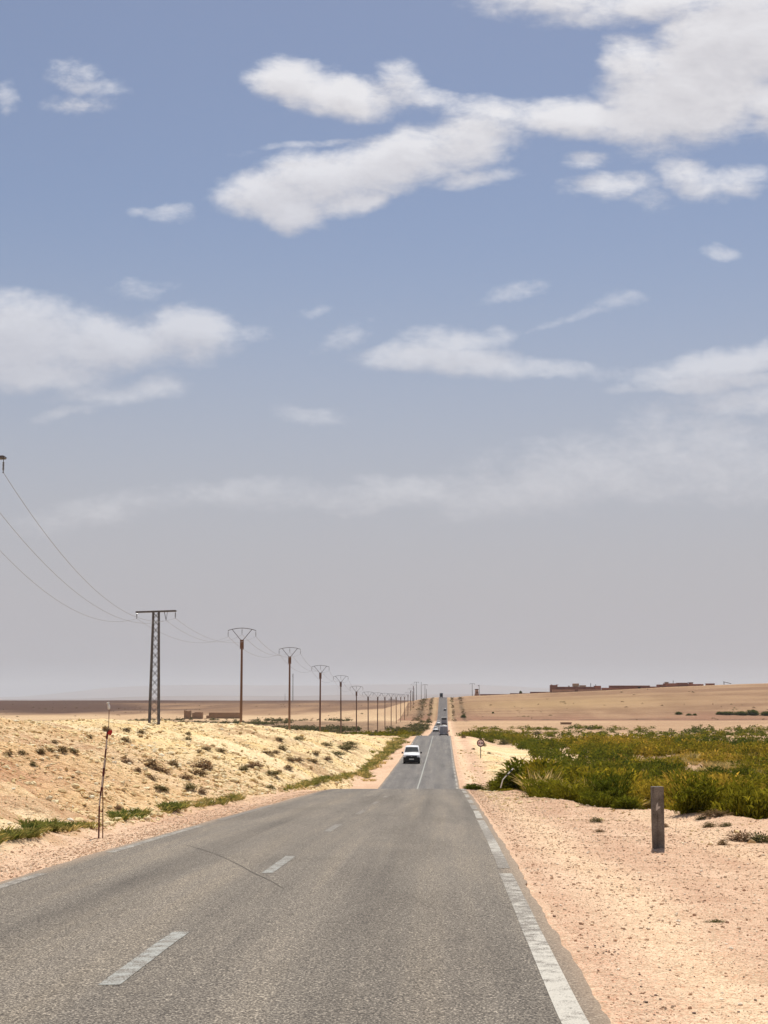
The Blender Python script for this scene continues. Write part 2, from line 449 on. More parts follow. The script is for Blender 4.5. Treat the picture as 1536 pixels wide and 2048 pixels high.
class MB:
    """collects shapes and links them as ONE mesh object"""
    def __init__(s): s.v, s.f, s.mi, s.cur = [], [], [], 0
    def mat(s, i): s.cur = i; return s
    def add(s, vs, fs):
        b = len(s.v); s.v += [tuple(v) for v in vs]; s.f += [tuple(i + b for i in f) for f in fs]; s.mi += [s.cur] * len(fs); return s
    def box(s, c, size, rot=None, taper=1.0):
        x, y, z = [q / 2 for q in size]; vs = []
        for sz in (-1, 1):
            t = taper if sz > 0 else 1
            for sx, sy in ((-1, -1), (1, -1), (1, 1), (-1, 1)):
                p = Vector((sx * x * t, sy * y * t, sz * z))
                if rot is not None: p = rot @ p
                vs.append(p + Vector(c))
        return s.add(vs, [(0, 3, 2, 1), (4, 5, 6, 7), (0, 1, 5, 4), (1, 2, 6, 5), (2, 3, 7, 6), (3, 0, 4, 7)])
    def bar(s, a, b, w, h=None, w2=None, up=(0, 0, 1)):
        h = w if h is None else h; a, b = Vector(a), Vector(b); t = (b - a).normalized(); u = Vector(up)
        if abs(t.dot(u)) > .95: u = Vector((0, 1, 0))
        sx = t.cross(u).normalized(); sy = sx.cross(t).normalized(); k = 1 if w2 is None else w2 / w; vs = []
        for p, q in ((a, 1), (b, k)):
            for i, j in ((-1, -1), (1, -1), (1, 1), (-1, 1)): vs.append(p + sx * i * w / 2 * q + sy * j * h / 2 * q)
        return s.add(vs, [(0, 1, 2, 3), (7, 6, 5, 4), (0, 4, 5, 1), (1, 5, 6, 2), (2, 6, 7, 3), (3, 7, 4, 0)])
    def tube(s, pts, r, n=6):
        pts = [Vector(p) for p in pts]; rs = r if hasattr(r, '__len__') else [r] * len(pts); vs, fs = [], []
        for i, p in enumerate(pts):
            t = (pts[min(i + 1, len(pts) - 1)] - pts[max(i - 1, 0)]).normalized()
            u = Vector((0, 0, 1)) if abs(t.z) < .9 else Vector((0, 1, 0))
            a = t.cross(u).normalized(); b = a.cross(t)
            for k in range(n):
                an = 2 * math.pi * k / n; vs.append(p + (a * math.cos(an) + b * math.sin(an)) * rs[i])
        for i in range(len(pts) - 1):
            for k in range(n): fs.append((i * n + k, i * n + (k + 1) % n, (i + 1) * n + (k + 1) % n, (i + 1) * n + k))
        fs.append(tuple(range(n - 1, -1, -1))); fs.append(tuple((len(pts) - 1) * n + k for k in range(n)))
        return s.add(vs, fs)
    def disc(s, c, r, th, n=28, r_in=0.0, axis='y'):
        """plate or ring facing -y, th thick"""
        c = Vector(c); vs, fs = [], []
        def P(rad, k, y):
            an = 2 * math.pi * k / n
            q = Vector((rad * math.cos(an), y, rad * math.sin(an))) if axis == 'y' else Vector((y, rad * math.cos(an), rad * math.sin(an)))
            return c + q
        if r_in <= 0:
            vs = [P(r, k, -th / 2) for k in range(n)] + [P(r, k, th / 2) for k in range(n)]
            fs = [tuple(range(n)), tuple(range(2 * n - 1, n - 1, -1))] + [(k, k + n, (k + 1) % n + n, (k + 1) % n) for k in range(n)]
        else:
            for rad, y in ((r, -th / 2), (r, th / 2), (r_in, th / 2), (r_in, -th / 2)): vs += [P(rad, k, y) for k in range(n)]
            for q in range(4):
                for k in range(n):
                    fs.append((q * n + k, ((q + 1) % 4) * n + k, ((q + 1) % 4) * n + (k + 1) % n, q * n + (k + 1) % n))
        return s.add(vs, fs)
    def poly(s, pts, th, axis='y'):
        """flat outline (x, z) extruded th along y, from y = 0 to y = th"""
        n = len(pts)
        if axis == 'y': vs = [(p[0], 0, p[1]) for p in pts] + [(p[0], th, p[1]) for p in pts]
        else: vs = [(-th / 2, p[0], p[1]) for p in pts] + [(th / 2, p[0], p[1]) for p in pts]
        return s.add(vs, [tuple(range(n)), tuple(range(2 * n - 1, n - 1, -1))] + [(k, k + n, (k + 1) % n + n, (k + 1) % n) for k in range(n)])
    def build(s, name, mats, parent=None, smooth=False, bevel=0, loc=None):
        me = bpy.data.meshes.new(name); me.from_pydata(s.v, [], s.f)
        for m in (mats if isinstance(mats, (list, tuple)) else [mats]): me.materials.append(m)
        me.polygons.foreach_set('material_index', s.mi)
        import bmesh
        bm = bmesh.new(); bm.from_mesh(me); bmesh.ops.recalc_face_normals(bm, faces=bm.faces)
        if bevel > 0: bmesh.ops.bevel(bm, geom=[e for e in bm.edges], offset=bevel, segments=2, profile=.6, affect='EDGES', clamp_overlap=True)
        bm.to_mesh(me); bm.free()
        if smooth: me.polygons.foreach_set('use_smooth', [True] * len(me.polygons))
        o = bpy.data.objects.new(name, me); link(o, parent)
        if loc is not None: o.location = loc
        return o

KIDS = {}
def copy_tree(o, parent=None):
    c = o.copy(); COL.objects.link(c)
    if parent is not None: c.parent = parent
    for ch in list(o.children): copy_tree(ch, c)
    return c

#==GROUND==
# ------------------------------------------------------------------ ground sheet
def grow(start, step, ratio, end):
    out = [start]; st = step
    while out[-1] < end: out.append(out[-1] + st); st *= ratio
    return out
rows = list(-np.array(grow(3.0, .6, 1.16, 17000))[::-1])
rows += list(np.arange(-2.4, 5, .3)) + list(np.arange(5, 42, .15))
d0 = 42.0
while d0 < 300: rows.append(d0); d0 += max(.15, d0 * .0036)
while d0 < 1400: rows.append(d0); d0 += d0 * .0055
while d0 < 17000: rows.append(d0); d0 *= 1.035
rows.append(17000.0)
ROWS = np.array(sorted(set(np.round(rows, 4))))
oin = np.concatenate([np.arange(-34, -3.6, .17), np.arange(-3.6, 3.6001, .12), np.arange(3.75, 16, .17)])
oR = grow(16.2, .2, 1.065, 17000); oL = grow(34.2, .25, 1.065, 17000)
OFF = np.concatenate([-np.array(oL)[::-1], oin, np.array(oR)])
OFF = np.clip(OFF, -17500, 17500)
D, O = np.meshgrid(ROWS, OFF, indexing='ij')
fade = 1 - sstep(300, 3000, np.abs(O))
X = O + rc(D) * np.where(np.abs(O) < 17000, fade, 0)
Z = ground_z(X, D)
nr, nc = D.shape

def zone_colour(x, d):
    o = x - rc(d)
    s = -o - HALF - 1.55 - .25 * np.sin(d * .21) - .9 * sstep(95, 140, d)
    e = o - _wR(d)
    n1 = fbm(x * .16, d * .16, 51, 4); n2 = fbm(x * .9, d * .9, 53, 3); n3 = fbm(x * .02, d * .02, 57, 4); n6 = fbm(x * .012, d * .09, 73, 4)
    nb = fbm(x * .035, d * .006, 61, 4); n4 = fbm(x * .3, d * .05, 67, 3)
    def C(*c): return np.array(c, float)
    def lerp(a, b, t): return a + (b - a) * t[..., None]
    one = np.ones(x.shape + (3,))
    # base: pinkish gravel
    col = lerp(one * C(.57, .385, .262), one * C(.66, .48, .335), np.clip(.5 + n1 * .9, 0, 1))
    # compacted paler wheel tracks along the right shoulder
    tr = np.exp(-((o - 4.1 - n1 * .4) / .45) ** 2) + .8 * np.exp(-((o - 7.4 - .6 * n1) / .8) ** 2)
    col = lerp(col, one * C(.76, .585, .385), np.clip(tr * .55 * (o > 0), 0, 1))
    rut = np.exp(-((o - 5.2 - n1 * .3) / .35) ** 2) + np.exp(-((o - 6.6 - n1 * .3) / .3) ** 2) + 1.1 * np.exp(-((o - 3.35) / .18) ** 2)
    col = lerp(col, one * C(.50, .32, .215), np.clip(rut * (.5 + n2) * (o > 0), 0, 1) * .6)
    # yellow rubble bank
    bank = lerp(one * C(.79, .60, .30), one * C(.87, .74, .47), np.clip(.5 + n1 * .8 + n2 * .4, 0, 1))
    bank = lerp(bank, one * C(.56, .37, .20), gully(d, s) * (s > 0) * np.clip(.55 + n2, 0, 1) * .6)
    bank = lerp(bank, one * C(.90, .77, .52), np.clip((fbm(x * .11, d * .11, 89, 3) - .12) * 3, 0, 1) * .6)
    bank = lerp(bank, one * C(.45, .285, .15), np.clip((n1 + n2 * .5 - .27) * 3, 0, 1) * .75)
    bank = lerp(bank, one * C(.50, .30, .19), np.clip((n3 * 1.3 - .05) * 2, 0, 1) * .45)
    red = np.exp(-((x + 9.6) / 1.6) ** 2 - ((d - 38) / 5.5) ** 2) + .6 * np.exp(-((x + 12.5) / 1.5) ** 2 - ((d - 66) / 6) ** 2)
    bank = lerp(bank, one * C(.50, .29, .17), np.clip(red * (1 + n2), 0, 1) * .8)
    wl = sstep(-.1, .8, s + n2 * .5) * (1 - sstep(240, 330, d))
    col = lerp(col, bank, wl)
    wr = sstep(-.8, .8, e + n2 * .6) * (1 - sstep(200, 300, d)) * .9
    col = lerp(col, bank, wr)
    # sandy soil further off
    soil = lerp(one * C(.38, .25, .15), one * C(.47, .325, .195), np.clip(.5 + n3 * 1.2, 0, 1))
    wf = np.maximum(sstep(240, 330, d) * sstep(3.0, 8, np.abs(o)), sstep(9, 18, e))
    wf = np.maximum(wf, sstep(90, 200, s))
    col = lerp(col, soil, wf)
    # scrubby, darker ground in the valley
    sc = sstep(430, 520, d + n3 * 60) * (1 - sstep(760, 900, d + nb * 120)) * (o < -4) * sstep(5, 30, -o)
    col = lerp(col, lerp(one * C(.15, .10, .06), one * C(.30, .20, .12), np.clip(.4 + n4, 0, 1)), sc * .9)
    # pale flat in front of the ruin
    pale = sstep(800, 900, d + nb * 60) * (1 - sstep(1020, 1220, d + nb * 160)) * (o < -18)
    col = lerp(col, lerp(one * C(.45, .31, .185), one * C(.56, .42, .255), np.clip(.5 + nb, 0, 1)), pale)
    # brown plain beyond, darkest at the left
    br = sstep(1080, 1320, d + nb * 220) * (o < 4000)
    brown = lerp(one * C(.17, .10, .058), one * C(.30, .19, .108), np.clip(.35 + nb * 1.2 + n4 * .2, 0, 1))
    lf = 1 - sstep(-.19, -.115, x / np.maximum(d, 1) + nb * .05)
    brown = lerp(brown, one * C(.062, .030, .021), np.clip(lf + sstep(1750, 2000, d) * .8, 0, 1) * .92)
    col = lerp(col, brown, br * (1 - sstep(-40, 60, o) * (d < 1300)))
    # right hill: dry grass with bands, dark foot
    hl = sstep(820, 860, d) * (o > -26)
    gr = lerp(one * C(.225, .135, .078), one * C(.33, .215, .125), np.clip(.5 + nb * .9 + n4 * .6 + n1 * .3 + n6 * 1.3, 0, 1))
    gr = lerp(gr, one * C(.42, .29, .165), sstep(1085, 1135, d) * .5)
    gr = lerp(gr, one * C(.38, .265, .13), np.clip(np.exp(-((o - 80) / 80) ** 2) * np.exp(-((d - 1010) / 45) ** 2), 0, 1) * .7)
    gr = lerp(gr, one * C(.27, .145, .09), (1 - sstep(870, 940, d + nb * 40)) * .75)
    col = lerp(col, gr, hl * (d < 2600))
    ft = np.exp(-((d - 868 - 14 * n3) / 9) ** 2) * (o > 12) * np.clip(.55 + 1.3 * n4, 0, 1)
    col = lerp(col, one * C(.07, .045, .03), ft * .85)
    # dark scrub lines beside the road on the far slope
    for off, wd in ((-8, 1.2), (-14.5, 2.6), (6.6, 1.0), (13, 1.5)):
        ln = np.exp(-((o - off - n3 * 1.2) / wd) ** 2) * sstep(780, 880, d) * (1 - sstep(1120, 1150, d)) * np.clip(.7 + 1.5 * fbm(x * .05, d * .03, 71, 3), 0, 1)
        col = lerp(col, one * C(.085, .06, .032), ln * .85)
    vg = np.exp(-((np.abs(o) - 5.3) / 1.5) ** 2) * sstep(800, 880, d) * (1 - sstep(1150, 1180, d))
    col = lerp(col, one * C(.46, .34, .19), vg * .5)
    st = stoniness(x, d, o, s, e)
    return col, st
zc, st = zone_colour(X, D)
idx = np.arange(nr * nc).reshape(nr, nc)
faces = np.stack([idx[:-1, :-1], idx[:-1, 1:], idx[1:, 1:], idx[1:, :-1]], -1).reshape(-1, 4)
st = st * np.clip(.35 + 1.5 * vnoise(X * .16, D * .16, 93), .25, 1)
me = np_mesh('ground', np.stack([X, D, Z], -1).reshape(-1, 3), faces, None, [M['ground']],
             {'zone': zc.reshape(-1, 3), 'stony': st.ravel()}, True)
tag(mesh_obj('ground', me), 'pale stony desert ground with yellow rubble banks and brown plain', 'ground', None, 'structure')

# ------------------------------------------------------------------ road and its markings
RR = ROWS[(ROWS > -120) & (ROWS < 1262)]
ROADZ = rz(RR); ROADX = rc(RR)
def road_z(d): return np.interp(d, RR, ROADZ)
def road_x(d): return np.interp(d, RR, ROADX)

def build_road():
    jl = -.03 + .035 * fbm(RR * 2.1, RR * 0, 81, 5, .65) + .03 * fbm(RR * .35, RR * 0, 82, 2)
    jr = .03 + .035 * fbm(RR * 2.1, RR * 0, 83, 5, .65) + .03 * fbm(RR * .35, RR * 0, 84, 2)
    wide = .35 * sstep(20, 8, RR)
    cols = [-HALF, -HALF, -2.4, -1.2, 0, 1.2, 2.4, HALF, HALF]
    V, U = [], []
    for j, c in enumerate(cols):
        cc = np.full(len(RR), c)
        if j < 2: cc = cc + jl
        if j > 6: cc = cc + jr
        z = ROADZ - (.09 if j in (0, 8) else 0)
        V.append(np.stack([ROADX + cc, RR, z], -1)); U.append(np.stack([cc, RR], -1))
    V = np.stack(V, 1); U = np.stack(U, 1); n, m = V.shape[:2]
    ix = np.arange(n * m).reshape(n, m)
    f = np.stack([ix[:-1, :-1], ix[:-1, 1:], ix[1:, 1:], ix[1:, :-1]], -1).reshape(-1, 4)
    me = np_mesh('road', V.reshape(-1, 3), f, None, [M['road']])
    uvl = me.uv_layers.new(name='road')
    lv = np.empty(len(me.loops), np.int32); me.loops.foreach_get('vertex_index', lv)
    uvl.data.foreach_set('uv', U.reshape(-1, 2)[lv].astype(np.float32).ravel())
    return tag(mesh_obj('road', me), 'long straight grey asphalt road dipping over a crest', 'road', None, 'structure')
ROAD = build_road()

def strips(name, segs, mat):
    """painted strips lying 4 mm above the road; segs = (d0, d1, offset, width, wear)"""
    V, Fc, W, b = [], [], [], 0
    for d0, d1, off, w, wear in segs:
        ds = np.concatenate([[d0], RR[(RR > d0 + .02) & (RR < d1 - .02)], [d1]])
        jit = .010 * fbm(ds * .5, ds * 0 + off, 91, 2)
        x = road_x(ds) + off + jit; z = road_z(ds) + .004
        V.append(np.stack([x - w / 2, ds, z], -1)); V.append(np.stack([x + w / 2, ds, z], -1))
        n = len(ds); i = np.arange(n - 1)
        Fc.append(np.stack([b + i, b + n + i, b + n + i + 1, b + i + 1], -1)); b += 2 * n
        wv = wear(ds) if callable(wear) else np.full(n, wear); W.append(np.concatenate([wv, wv]))
    me = np_mesh(name, np.concatenate(V), np.concatenate(Fc), None, [mat], {'wear': np.concatenate(W)})
    return mesh_obj(name, me, ROAD)

cen = [(1.9, 4.6, 0, .13, .1), (10.45, 13.3, -.15, .15, .06), (19.25, 22.2, -.11, .145, .10), (29.0, 32.0, -.12, .145, .16), (37.5, 40, -.03, .14, .3), (45.5, 48, -.03, .14, .40), (53, 55, 0, .14, .42)]
cen += [(106, 275.0, -.1, .13, .02)]
cen += [(d, d + 3, 0, .13, .15) for d in np.arange(700, 1130, 13.0)]
strips('centre_line', cen, M['paint_pale'])
er = [(-6, 19.2, 2.93, .165, lambda d: .02 + .13 * sstep(11, 14, d)), (20.0, 34, 2.95, .155, lambda d: (.24 - .16 * np.exp(-((d - 24.6) / 2.2) ** 2)) - .10 * sstep(27, 31, d)), (35, 39.8, 2.95, .15, .1), (41, 44.5, 2.95, .16, .2), (46.5, 50, 2.95, .16, .15)]
er += [(d, d + 4.4, 2.95, .15, .12) for d in np.arange(53, 280, 6.6)]
er += [(d, d + 3.2, 2.9, .15, .1) for d in np.arange(700, 1120, 6.6)]
el = [(-6, 6, -2.93, .16, .2), (10, 19.2, -2.95, .15, .19), (23, 31.3, -2.95, .15, .18), (34, 44, -2.95, .15, .34)]
el += [(d, d + 4.2, -2.95, .12, .27) for d in np.arange(100, 280, 6.6)] + [(226, 232, -2.95, .14, .0)]
strips('edge_line', er, M['paint_white'])
strips('edge_line', el, M['paint_white'])
def crack():
    pts = [(370, 1690), (398, 1697), (428, 1707), (455, 1718), (480, 1731), (505, 1745), (532, 1757), (552, 1768), (570, 1779)]
    V = []
    for i, (px, py) in enumerate(pts):
        p = None
        dd = np.geomspace(8, 60, 4000); u, v = (px - 768) / F, (1024 - py) / F
        s = dd / (CP - v * SP); k = np.nonzero((SP + v * CP) * s < road_z(dd))[0][0]
        x, y = u * s[k], dd[k]; w = (.006, .011, .015, .013, .016, .018, .016, .012, .005)[i]
        wob = random.uniform(-.03, .03)
        V += [(x - .3 * w, y - w + wob, 0), (x + .3 * w, y + w + wob, 0)]
    m = MB(); vs = [(x, y, float(road_z(y)) + .003) for x, y, _ in V]
    m.add(vs, [(2 * i, 2 * i + 1, 2 * i + 3, 2 * i + 2) for i in range(len(pts) - 1)])
    return m.build('crack', simple('tar_filled_crack', (.105, .092, .075), .9, 0, .2, .3, 8), ROAD)
crack()

#==MOUNTAINS==
def mountains(name, dist, depth, prof, seed, amp, label):
    px = np.linspace(-2600, 4200, 420)
    base = np.interp(px, [p[0] for p in prof], [p[1] for p in prof])
    x = (px - 768) / F * dist
    top = (HY - base) / F * dist + amp * fbm(px * .012, px * 0, seed, 5)
    rowsd = np.linspace(0, 1, 26)
    V = []
    for t in rowsd:
        h = math.sin(min(1, t / .55) * math.pi / 2) if t < .55 else math.cos((t - .55) / .45 * math.pi / 2)
        y = dist + (t - .5) * depth + x * 0
        z = -45 + (top + 45) * h * (1 + .10 * fbm(px * .02, px * 0 + t * 9, seed + 3, 4) * (1 if t < .5 else 0) * math.sin(math.pi * min(1, t / .5)))
        V.append(np.stack([x * y / dist, y, z], -1))
    V = np.stack(V, 0); n, m = V.shape[:2]; ix = np.arange(n * m).reshape(n, m)
    f = np.stack([ix[:-1, :-1], ix[:-1, 1:], ix[1:, 1:], ix[1:, :-1]], -1).reshape(-1, 4)
    tag(mesh_obj(name, np_mesh(name, V.reshape(-1, 3), f, None, [M['hill']], None, True)), label, 'hills', None, 'structure')
mountains('hills', 26000, 5200, [(-2600, 1392), (0, 1399), (180, 1397), (280, 1393), (400, 1391), (600, 1392), (700, 1389), (800, 1390), (880, 1388), (950, 1388), (1200, 1391), (1500, 1393), (4200, 1390)], 101, 5.0,
          'low hazy hills on the horizon in front of higher ones')
mountains('mountains', 40000, 6500, [(-2600, 1398), (-300, 1399), (40, 1394), (146, 1384), (212, 1376), (342, 1370), (455, 1369), (600, 1372), (700, 1368), (830, 1370), (930, 1368), (1020, 1372), (1150, 1381), (1300, 1386), (4200, 1380)], 107, 24.0,
          'faint grey mountains fading into the haze on the horizon')

#==SCATTER==
# ------------------------------------------------------------------ stones
def ico():
    t = (1 + 5 ** .5) / 2
    v = np.array([(-1, t, 0), (1, t, 0), (-1, -t, 0), (1, -t, 0), (0, -1, t), (0, 1, t), (0, -1, -t), (0, 1, -t), (t, 0, -1), (t, 0, 1), (-t, 0, -1), (-t, 0, 1)], float)
    v /= np.linalg.norm(v[0])
    f = np.array([(0, 11, 5), (0, 5, 1), (0, 1, 7), (0, 7, 10), (0, 10, 11), (1, 5, 9), (5, 11, 4), (11, 10, 2), (10, 7, 6), (7, 1, 8), (3, 9, 4), (3, 4, 2), (3, 2, 6), (3, 6, 8), (3, 8, 9), (4, 9, 5), (2, 4, 11), (6, 2, 10), (8, 6, 7), (9, 8, 1)])
    return v, f
ICO_V, ICO_F = ico()
def stones(name, x, d, size, mat, label, sink=.25):
    n = len(x); z = ground_z(x, d)
    V = ICO_V[None] * (1 + RNG.uniform(-.32, .32, (n, 12, 1)))
    V = V * (size[:, None, None] * np.stack([RNG.uniform(.7, 1.3, n), RNG.uniform(.7, 1.3, n), RNG.uniform(.45, .85, n)], -1)[:, None, :])
    a = RNG.uniform(0, 6.283, n); c, s = np.cos(a)[:, None], np.sin(a)[:, None]
    V = np.stack([V[..., 0] * c - V[..., 1] * s, V[..., 0] * s + V[..., 1] * c, V[..., 2]], -1)
    V = V + np.stack([x, d, z + size * (.45 - sink)], -1)[:, None, :]
    Fc = (ICO_F[None] + (np.arange(n) * 12)[:, None, None]).reshape(-1, 3)
    tint = np.repeat(RNG.beta(2.2, 2.0, n), 12)
    me = np_mesh(name, V.reshape(-1, 3), None, Fc, [mat], {'tint': tint})
    return tag(mesh_obj(name, me), label, name.replace('_', ' '), None, 'stuff')

n = 80000
dd = np.exp(RNG.uniform(math.log(13), math.log(260), n)); ss = RNG.uniform(0, 1, n) ** 1.2 * np.minimum(44, 8 + dd * .35)
oo = -(HALF + 1.75 + ss + .9 * sstep(95, 140, dd)); xx = rc(dd) + oo
keep = .65 * vnoise(xx * .35, dd * .35, 201) + .5 * vnoise(xx * .1, dd * .1, 202) > RNG.uniform(.1, .95, n)
dd, xx = dd[keep], xx[keep]
sz = .017 * (1 - RNG.uniform(0, .988, len(dd))) ** -.5 * np.clip(dd / 32, .7, 2.0); sz = np.minimum(sz, .085 + .0009 * dd)
stones('rubble', xx, dd, sz, M['rubble'], 'yellow broken stone lying over the bank left of the road')
n = 2600
dd = np.exp(RNG.uniform(math.log(22), math.log(210), n)); ss = RNG.uniform(0, 1, n) ** .9 * np.minimum(40, 6 + dd * .32)
xx = rc(dd) - (HALF + 1.9 + ss + .9 * sstep(95, 140, dd)); keep = fbm(xx * .13, dd * .13, 207, 3) > .16 + RNG.uniform(0, .4, n); dd, xx = dd[keep], xx[keep]
stones('rubble', xx, dd, np.minimum(.30, .06 * (1 - RNG.uniform(0, .97, len(dd))) ** -.42 * np.clip(dd / 60, .8, 1.6)), M['rubble'], 'larger pale stones lying in clusters on the left bank', .3)
n = 15000
dd = np.exp(RNG.uniform(math.log(24), math.log(210), n)); ee = RNG.normal(1.2, 2.6, n)
xx = rc(dd) + _wR(dd) + ee; keep = (xx - rc(dd) > HALF + .6) & (vnoise(xx * .4, dd * .4, 205) > RNG.uniform(.1, .8, n)); dd, xx = dd[keep], xx[keep]
sz = np.minimum(.05 + .0007 * dd, .013 * (1 - RNG.uniform(0, .985, len(dd))) ** -.5 * np.clip(dd / 35, .7, 2.2))
stones('loose_stones', xx, dd, sz, M['rubble'], 'loose yellow stones along the gravel edge right of the road')
n = 70000
dd = 5.5 * (70 / 5.5) ** RNG.uniform(0, 1, n) ; oo = np.where(RNG.uniform(0, 1, n) < .72, 3.22 + RNG.uniform(0, 1, n) * np.maximum(1.5, np.minimum(_wR(dd) - 2.6, .27 * dd + 2)), -3.2 - RNG.uniform(0, 1.5, n))
xx = rc(dd) + oo
sz = np.minimum(.022, (.0034 * (1 - RNG.uniform(0, .992, n)) ** -.42) * np.clip(dd / 14, .75, 1.9))
stones('gravel', xx, dd, sz, M['pebble'], 'pinkish gravel strewn over the road shoulders', .1)

px_ = np.concatenate([RNG.normal(1190, 34, 26), RNG.normal(1262, 30, 22), RNG.uniform(1080, 1536, 60)]); py_ = np.concatenate([RNG.normal(1902, 7, 26), RNG.normal(2008, 12, 22), RNG.uniform(1740, 2040, 60)])
q_ = [hit(a_, b_) for a_, b_ in zip(px_, py_)]; q_ = [p for p in q_ if p is not None and p.x - rc(p.y) > HALF + .3]
stones('gravel', np.array([p.x for p in q_]), np.array([p.y for p in q_]), RNG.uniform(.005, .013, len(q_)), rock_material('dark_pebbles', [(0, (.10, .075, .065)), (.5, (.22, .15, .12)), (1, (.50, .38, .28))]), 'scattered darker stones on the near gravel shoulder', .1)

# ------------------------------------------------------------------ plants
def blades(n, rng, mode='broom'):
    """n narrow leaf blades filling a plant about 1 m high and 1 m wide: verts (n,5,3), tint (n,5)"""
    if mode == 'broom':
        rad = np.sqrt(rng.uniform(0, 1, n)) * .42; an = rng.uniform(0, 6.283, n)
        # a few leaders make an uneven outline
        nl = 14; la = rng.uniform(0, 6.283, nl); lr = rng.uniform(.08, .42, nl); lh = rng.uniform(.5, 1.05, nl) * (1 - .5 * np.maximum(0, lr - .25))
        who = rng.integers(0, nl, n)
        cx, cy = np.cos(la[who]) * lr[who], np.sin(la[who]) * lr[who]
        t = rng.uniform(0, 1, n) ** .8
        bx = cx * (.35 + .75 * t) + rng.normal(0, .085, n); by = cy * (.35 + .75 * t) + rng.normal(0, .085, n)
        bz = t * lh[who] * .80
        ln = rng.uniform(.09, .22, n) * (1 - .3 * t)
        dx, dy = bx * .7 + rng.normal(0, .36, n), by * .7 + rng.normal(0, .36, n)
        dz = rng.uniform(.55, 1.2, n)
        wid = rng.uniform(.006, .014, n)
    elif mode == 'dome':
        an = rng.uniform(0, 6.283, n); el = np.arcsin(rng.uniform(-.05, 1, n))
        rr = rng.uniform(.25, .92, n) * (1 + .25 * np.sin(an * 3 + rng.uniform(0, 6)) * np.cos(el))
        bx, by, bz = .5 * rr * np.cos(an) * np.cos(el), .5 * rr * np.sin(an) * np.cos(el), .78 * rr * np.sin(el) + .02
        dx, dy, dz = np.cos(an) * np.cos(el) + rng.normal(0, .5, n), np.sin(an) * np.cos(el) + rng.normal(0, .5, n), np.sin(el) + rng.normal(.25, .35, n)
        ln = rng.uniform(.08, .22, n); wid = rng.uniform(.010, .024, n)
    else:                                                               # grass tuft
        rad = np.sqrt(rng.uniform(0, 1, n)) * .4; an = rng.uniform(0, 6.283, n)
        bx, by, bz = rad * np.cos(an), rad * np.sin(an), np.zeros(n)
        dx, dy, dz = bx * .9 + rng.normal(0, .35, n), by * .9 + rng.normal(0, .35, n), np.ones(n)
        ln = rng.uniform(.45, 1.0, n); wid = rng.uniform(.016, .034, n)
    L = np.sqrt(dx ** 2 + dy ** 2 + dz ** 2); dx, dy, dz = dx / L, dy / L, dz / L
    B = np.stack([bx, by, bz], -1); Dv = np.stack([dx, dy, dz], -1)
    a2 = rng.uniform(0, 6.283, n); side = np.stack([np.cos(a2), np.sin(a2), rng.uniform(-.3, .3, n)], -1)
    side = side - (side * Dv).sum(-1, keepdims=True) * Dv; side /= np.linalg.norm(side, axis=-1, keepdims=True)
    droop = np.stack([dx * .3, dy * .3, -.28 * rng.uniform(0, 1, n)], -1)
    mid = B + Dv * (ln * .55)[:, None]; tip = B + Dv * ln[:, None] + droop * ln[:, None]
    w = wid[:, None]
    V = np.stack([B - side * w * .6, B + side * w * .6, mid - side * w, mid + side * w, tip], 1)
    return V, np.repeat(rng.uniform(0, 1, n)[:, None], 5, 1)
Q4 = np.array([[0, 1, 3, 2]]); Q3 = np.array([[2, 3, 4]])
def blade_faces(n):
    b = (np.arange(n) * 5)[:, None]; return Q4 + b, Q3 + b
def plant_mesh(name, n, mode, mat, seed):
    V, t = blades(n, np.random.default_rng(seed), mode); f4, f3 = blade_faces(n)
    return np_mesh(name, V.reshape(-1, 3), f4, f3, [mat], {'tint': t.ravel()})
def mass(name, x, d, h, w, hue, nbl, mode, mat, label, nproto=6, seed=5, sink=.03, thick=1.0, kind='stuff'):
    """one object holding a plant mass nobody could count"""
    Vs, Ts, Hs = [], [], []
    protos = [blades(nbl, np.random.default_rng(seed + q), mode) for q in range(nproto)]
    z = ground_z(x, d); rg = np.random.default_rng(seed + 99)
    for i in range(len(x)):
        V, t = protos[i % nproto]; a = rg.uniform(0, 6.283); c, s = math.cos(a), math.sin(a)
        # blades keep a width that shows at their distance
        V = V.copy(); ctr = V.mean(1, keepdims=True)
        if thick != 1: 
            mid01 = (V[:, 0:1] + V[:, 1:2]) / 2; mid23 = (V[:, 2:3] + V[:, 3:4]) / 2
            V[:, 0:2] = mid01 + (V[:, 0:2] - mid01) * thick; V[:, 2:4] = mid23 + (V[:, 2:4] - mid23) * thick
        P = np.stack([(V[..., 0] * c - V[..., 1] * s) * w[i] + x[i], (V[..., 0] * s + V[..., 1] * c) * w[i] + d[i], V[..., 2] * h[i] + z[i] - sink * h[i]], -1)
        Vs.append(P.astype(np.float32)); Ts.append(t); Hs.append(np.full(t.shape, hue[i]) + rg.uniform(-.06, .06, t.shape))
    V = np.concatenate(Vs).reshape(-1, 3); f4, f3 = blade_faces(len(V) // 5)
    me = np_mesh(name, V, f4, f3, [mat], {'tint': np.concatenate(Ts).ravel(), 'hue': np.clip(np.concatenate(Hs).ravel(), 0, 1)})
    return tag(mesh_obj(name, me), label, name.replace('_', ' '), None, kind)

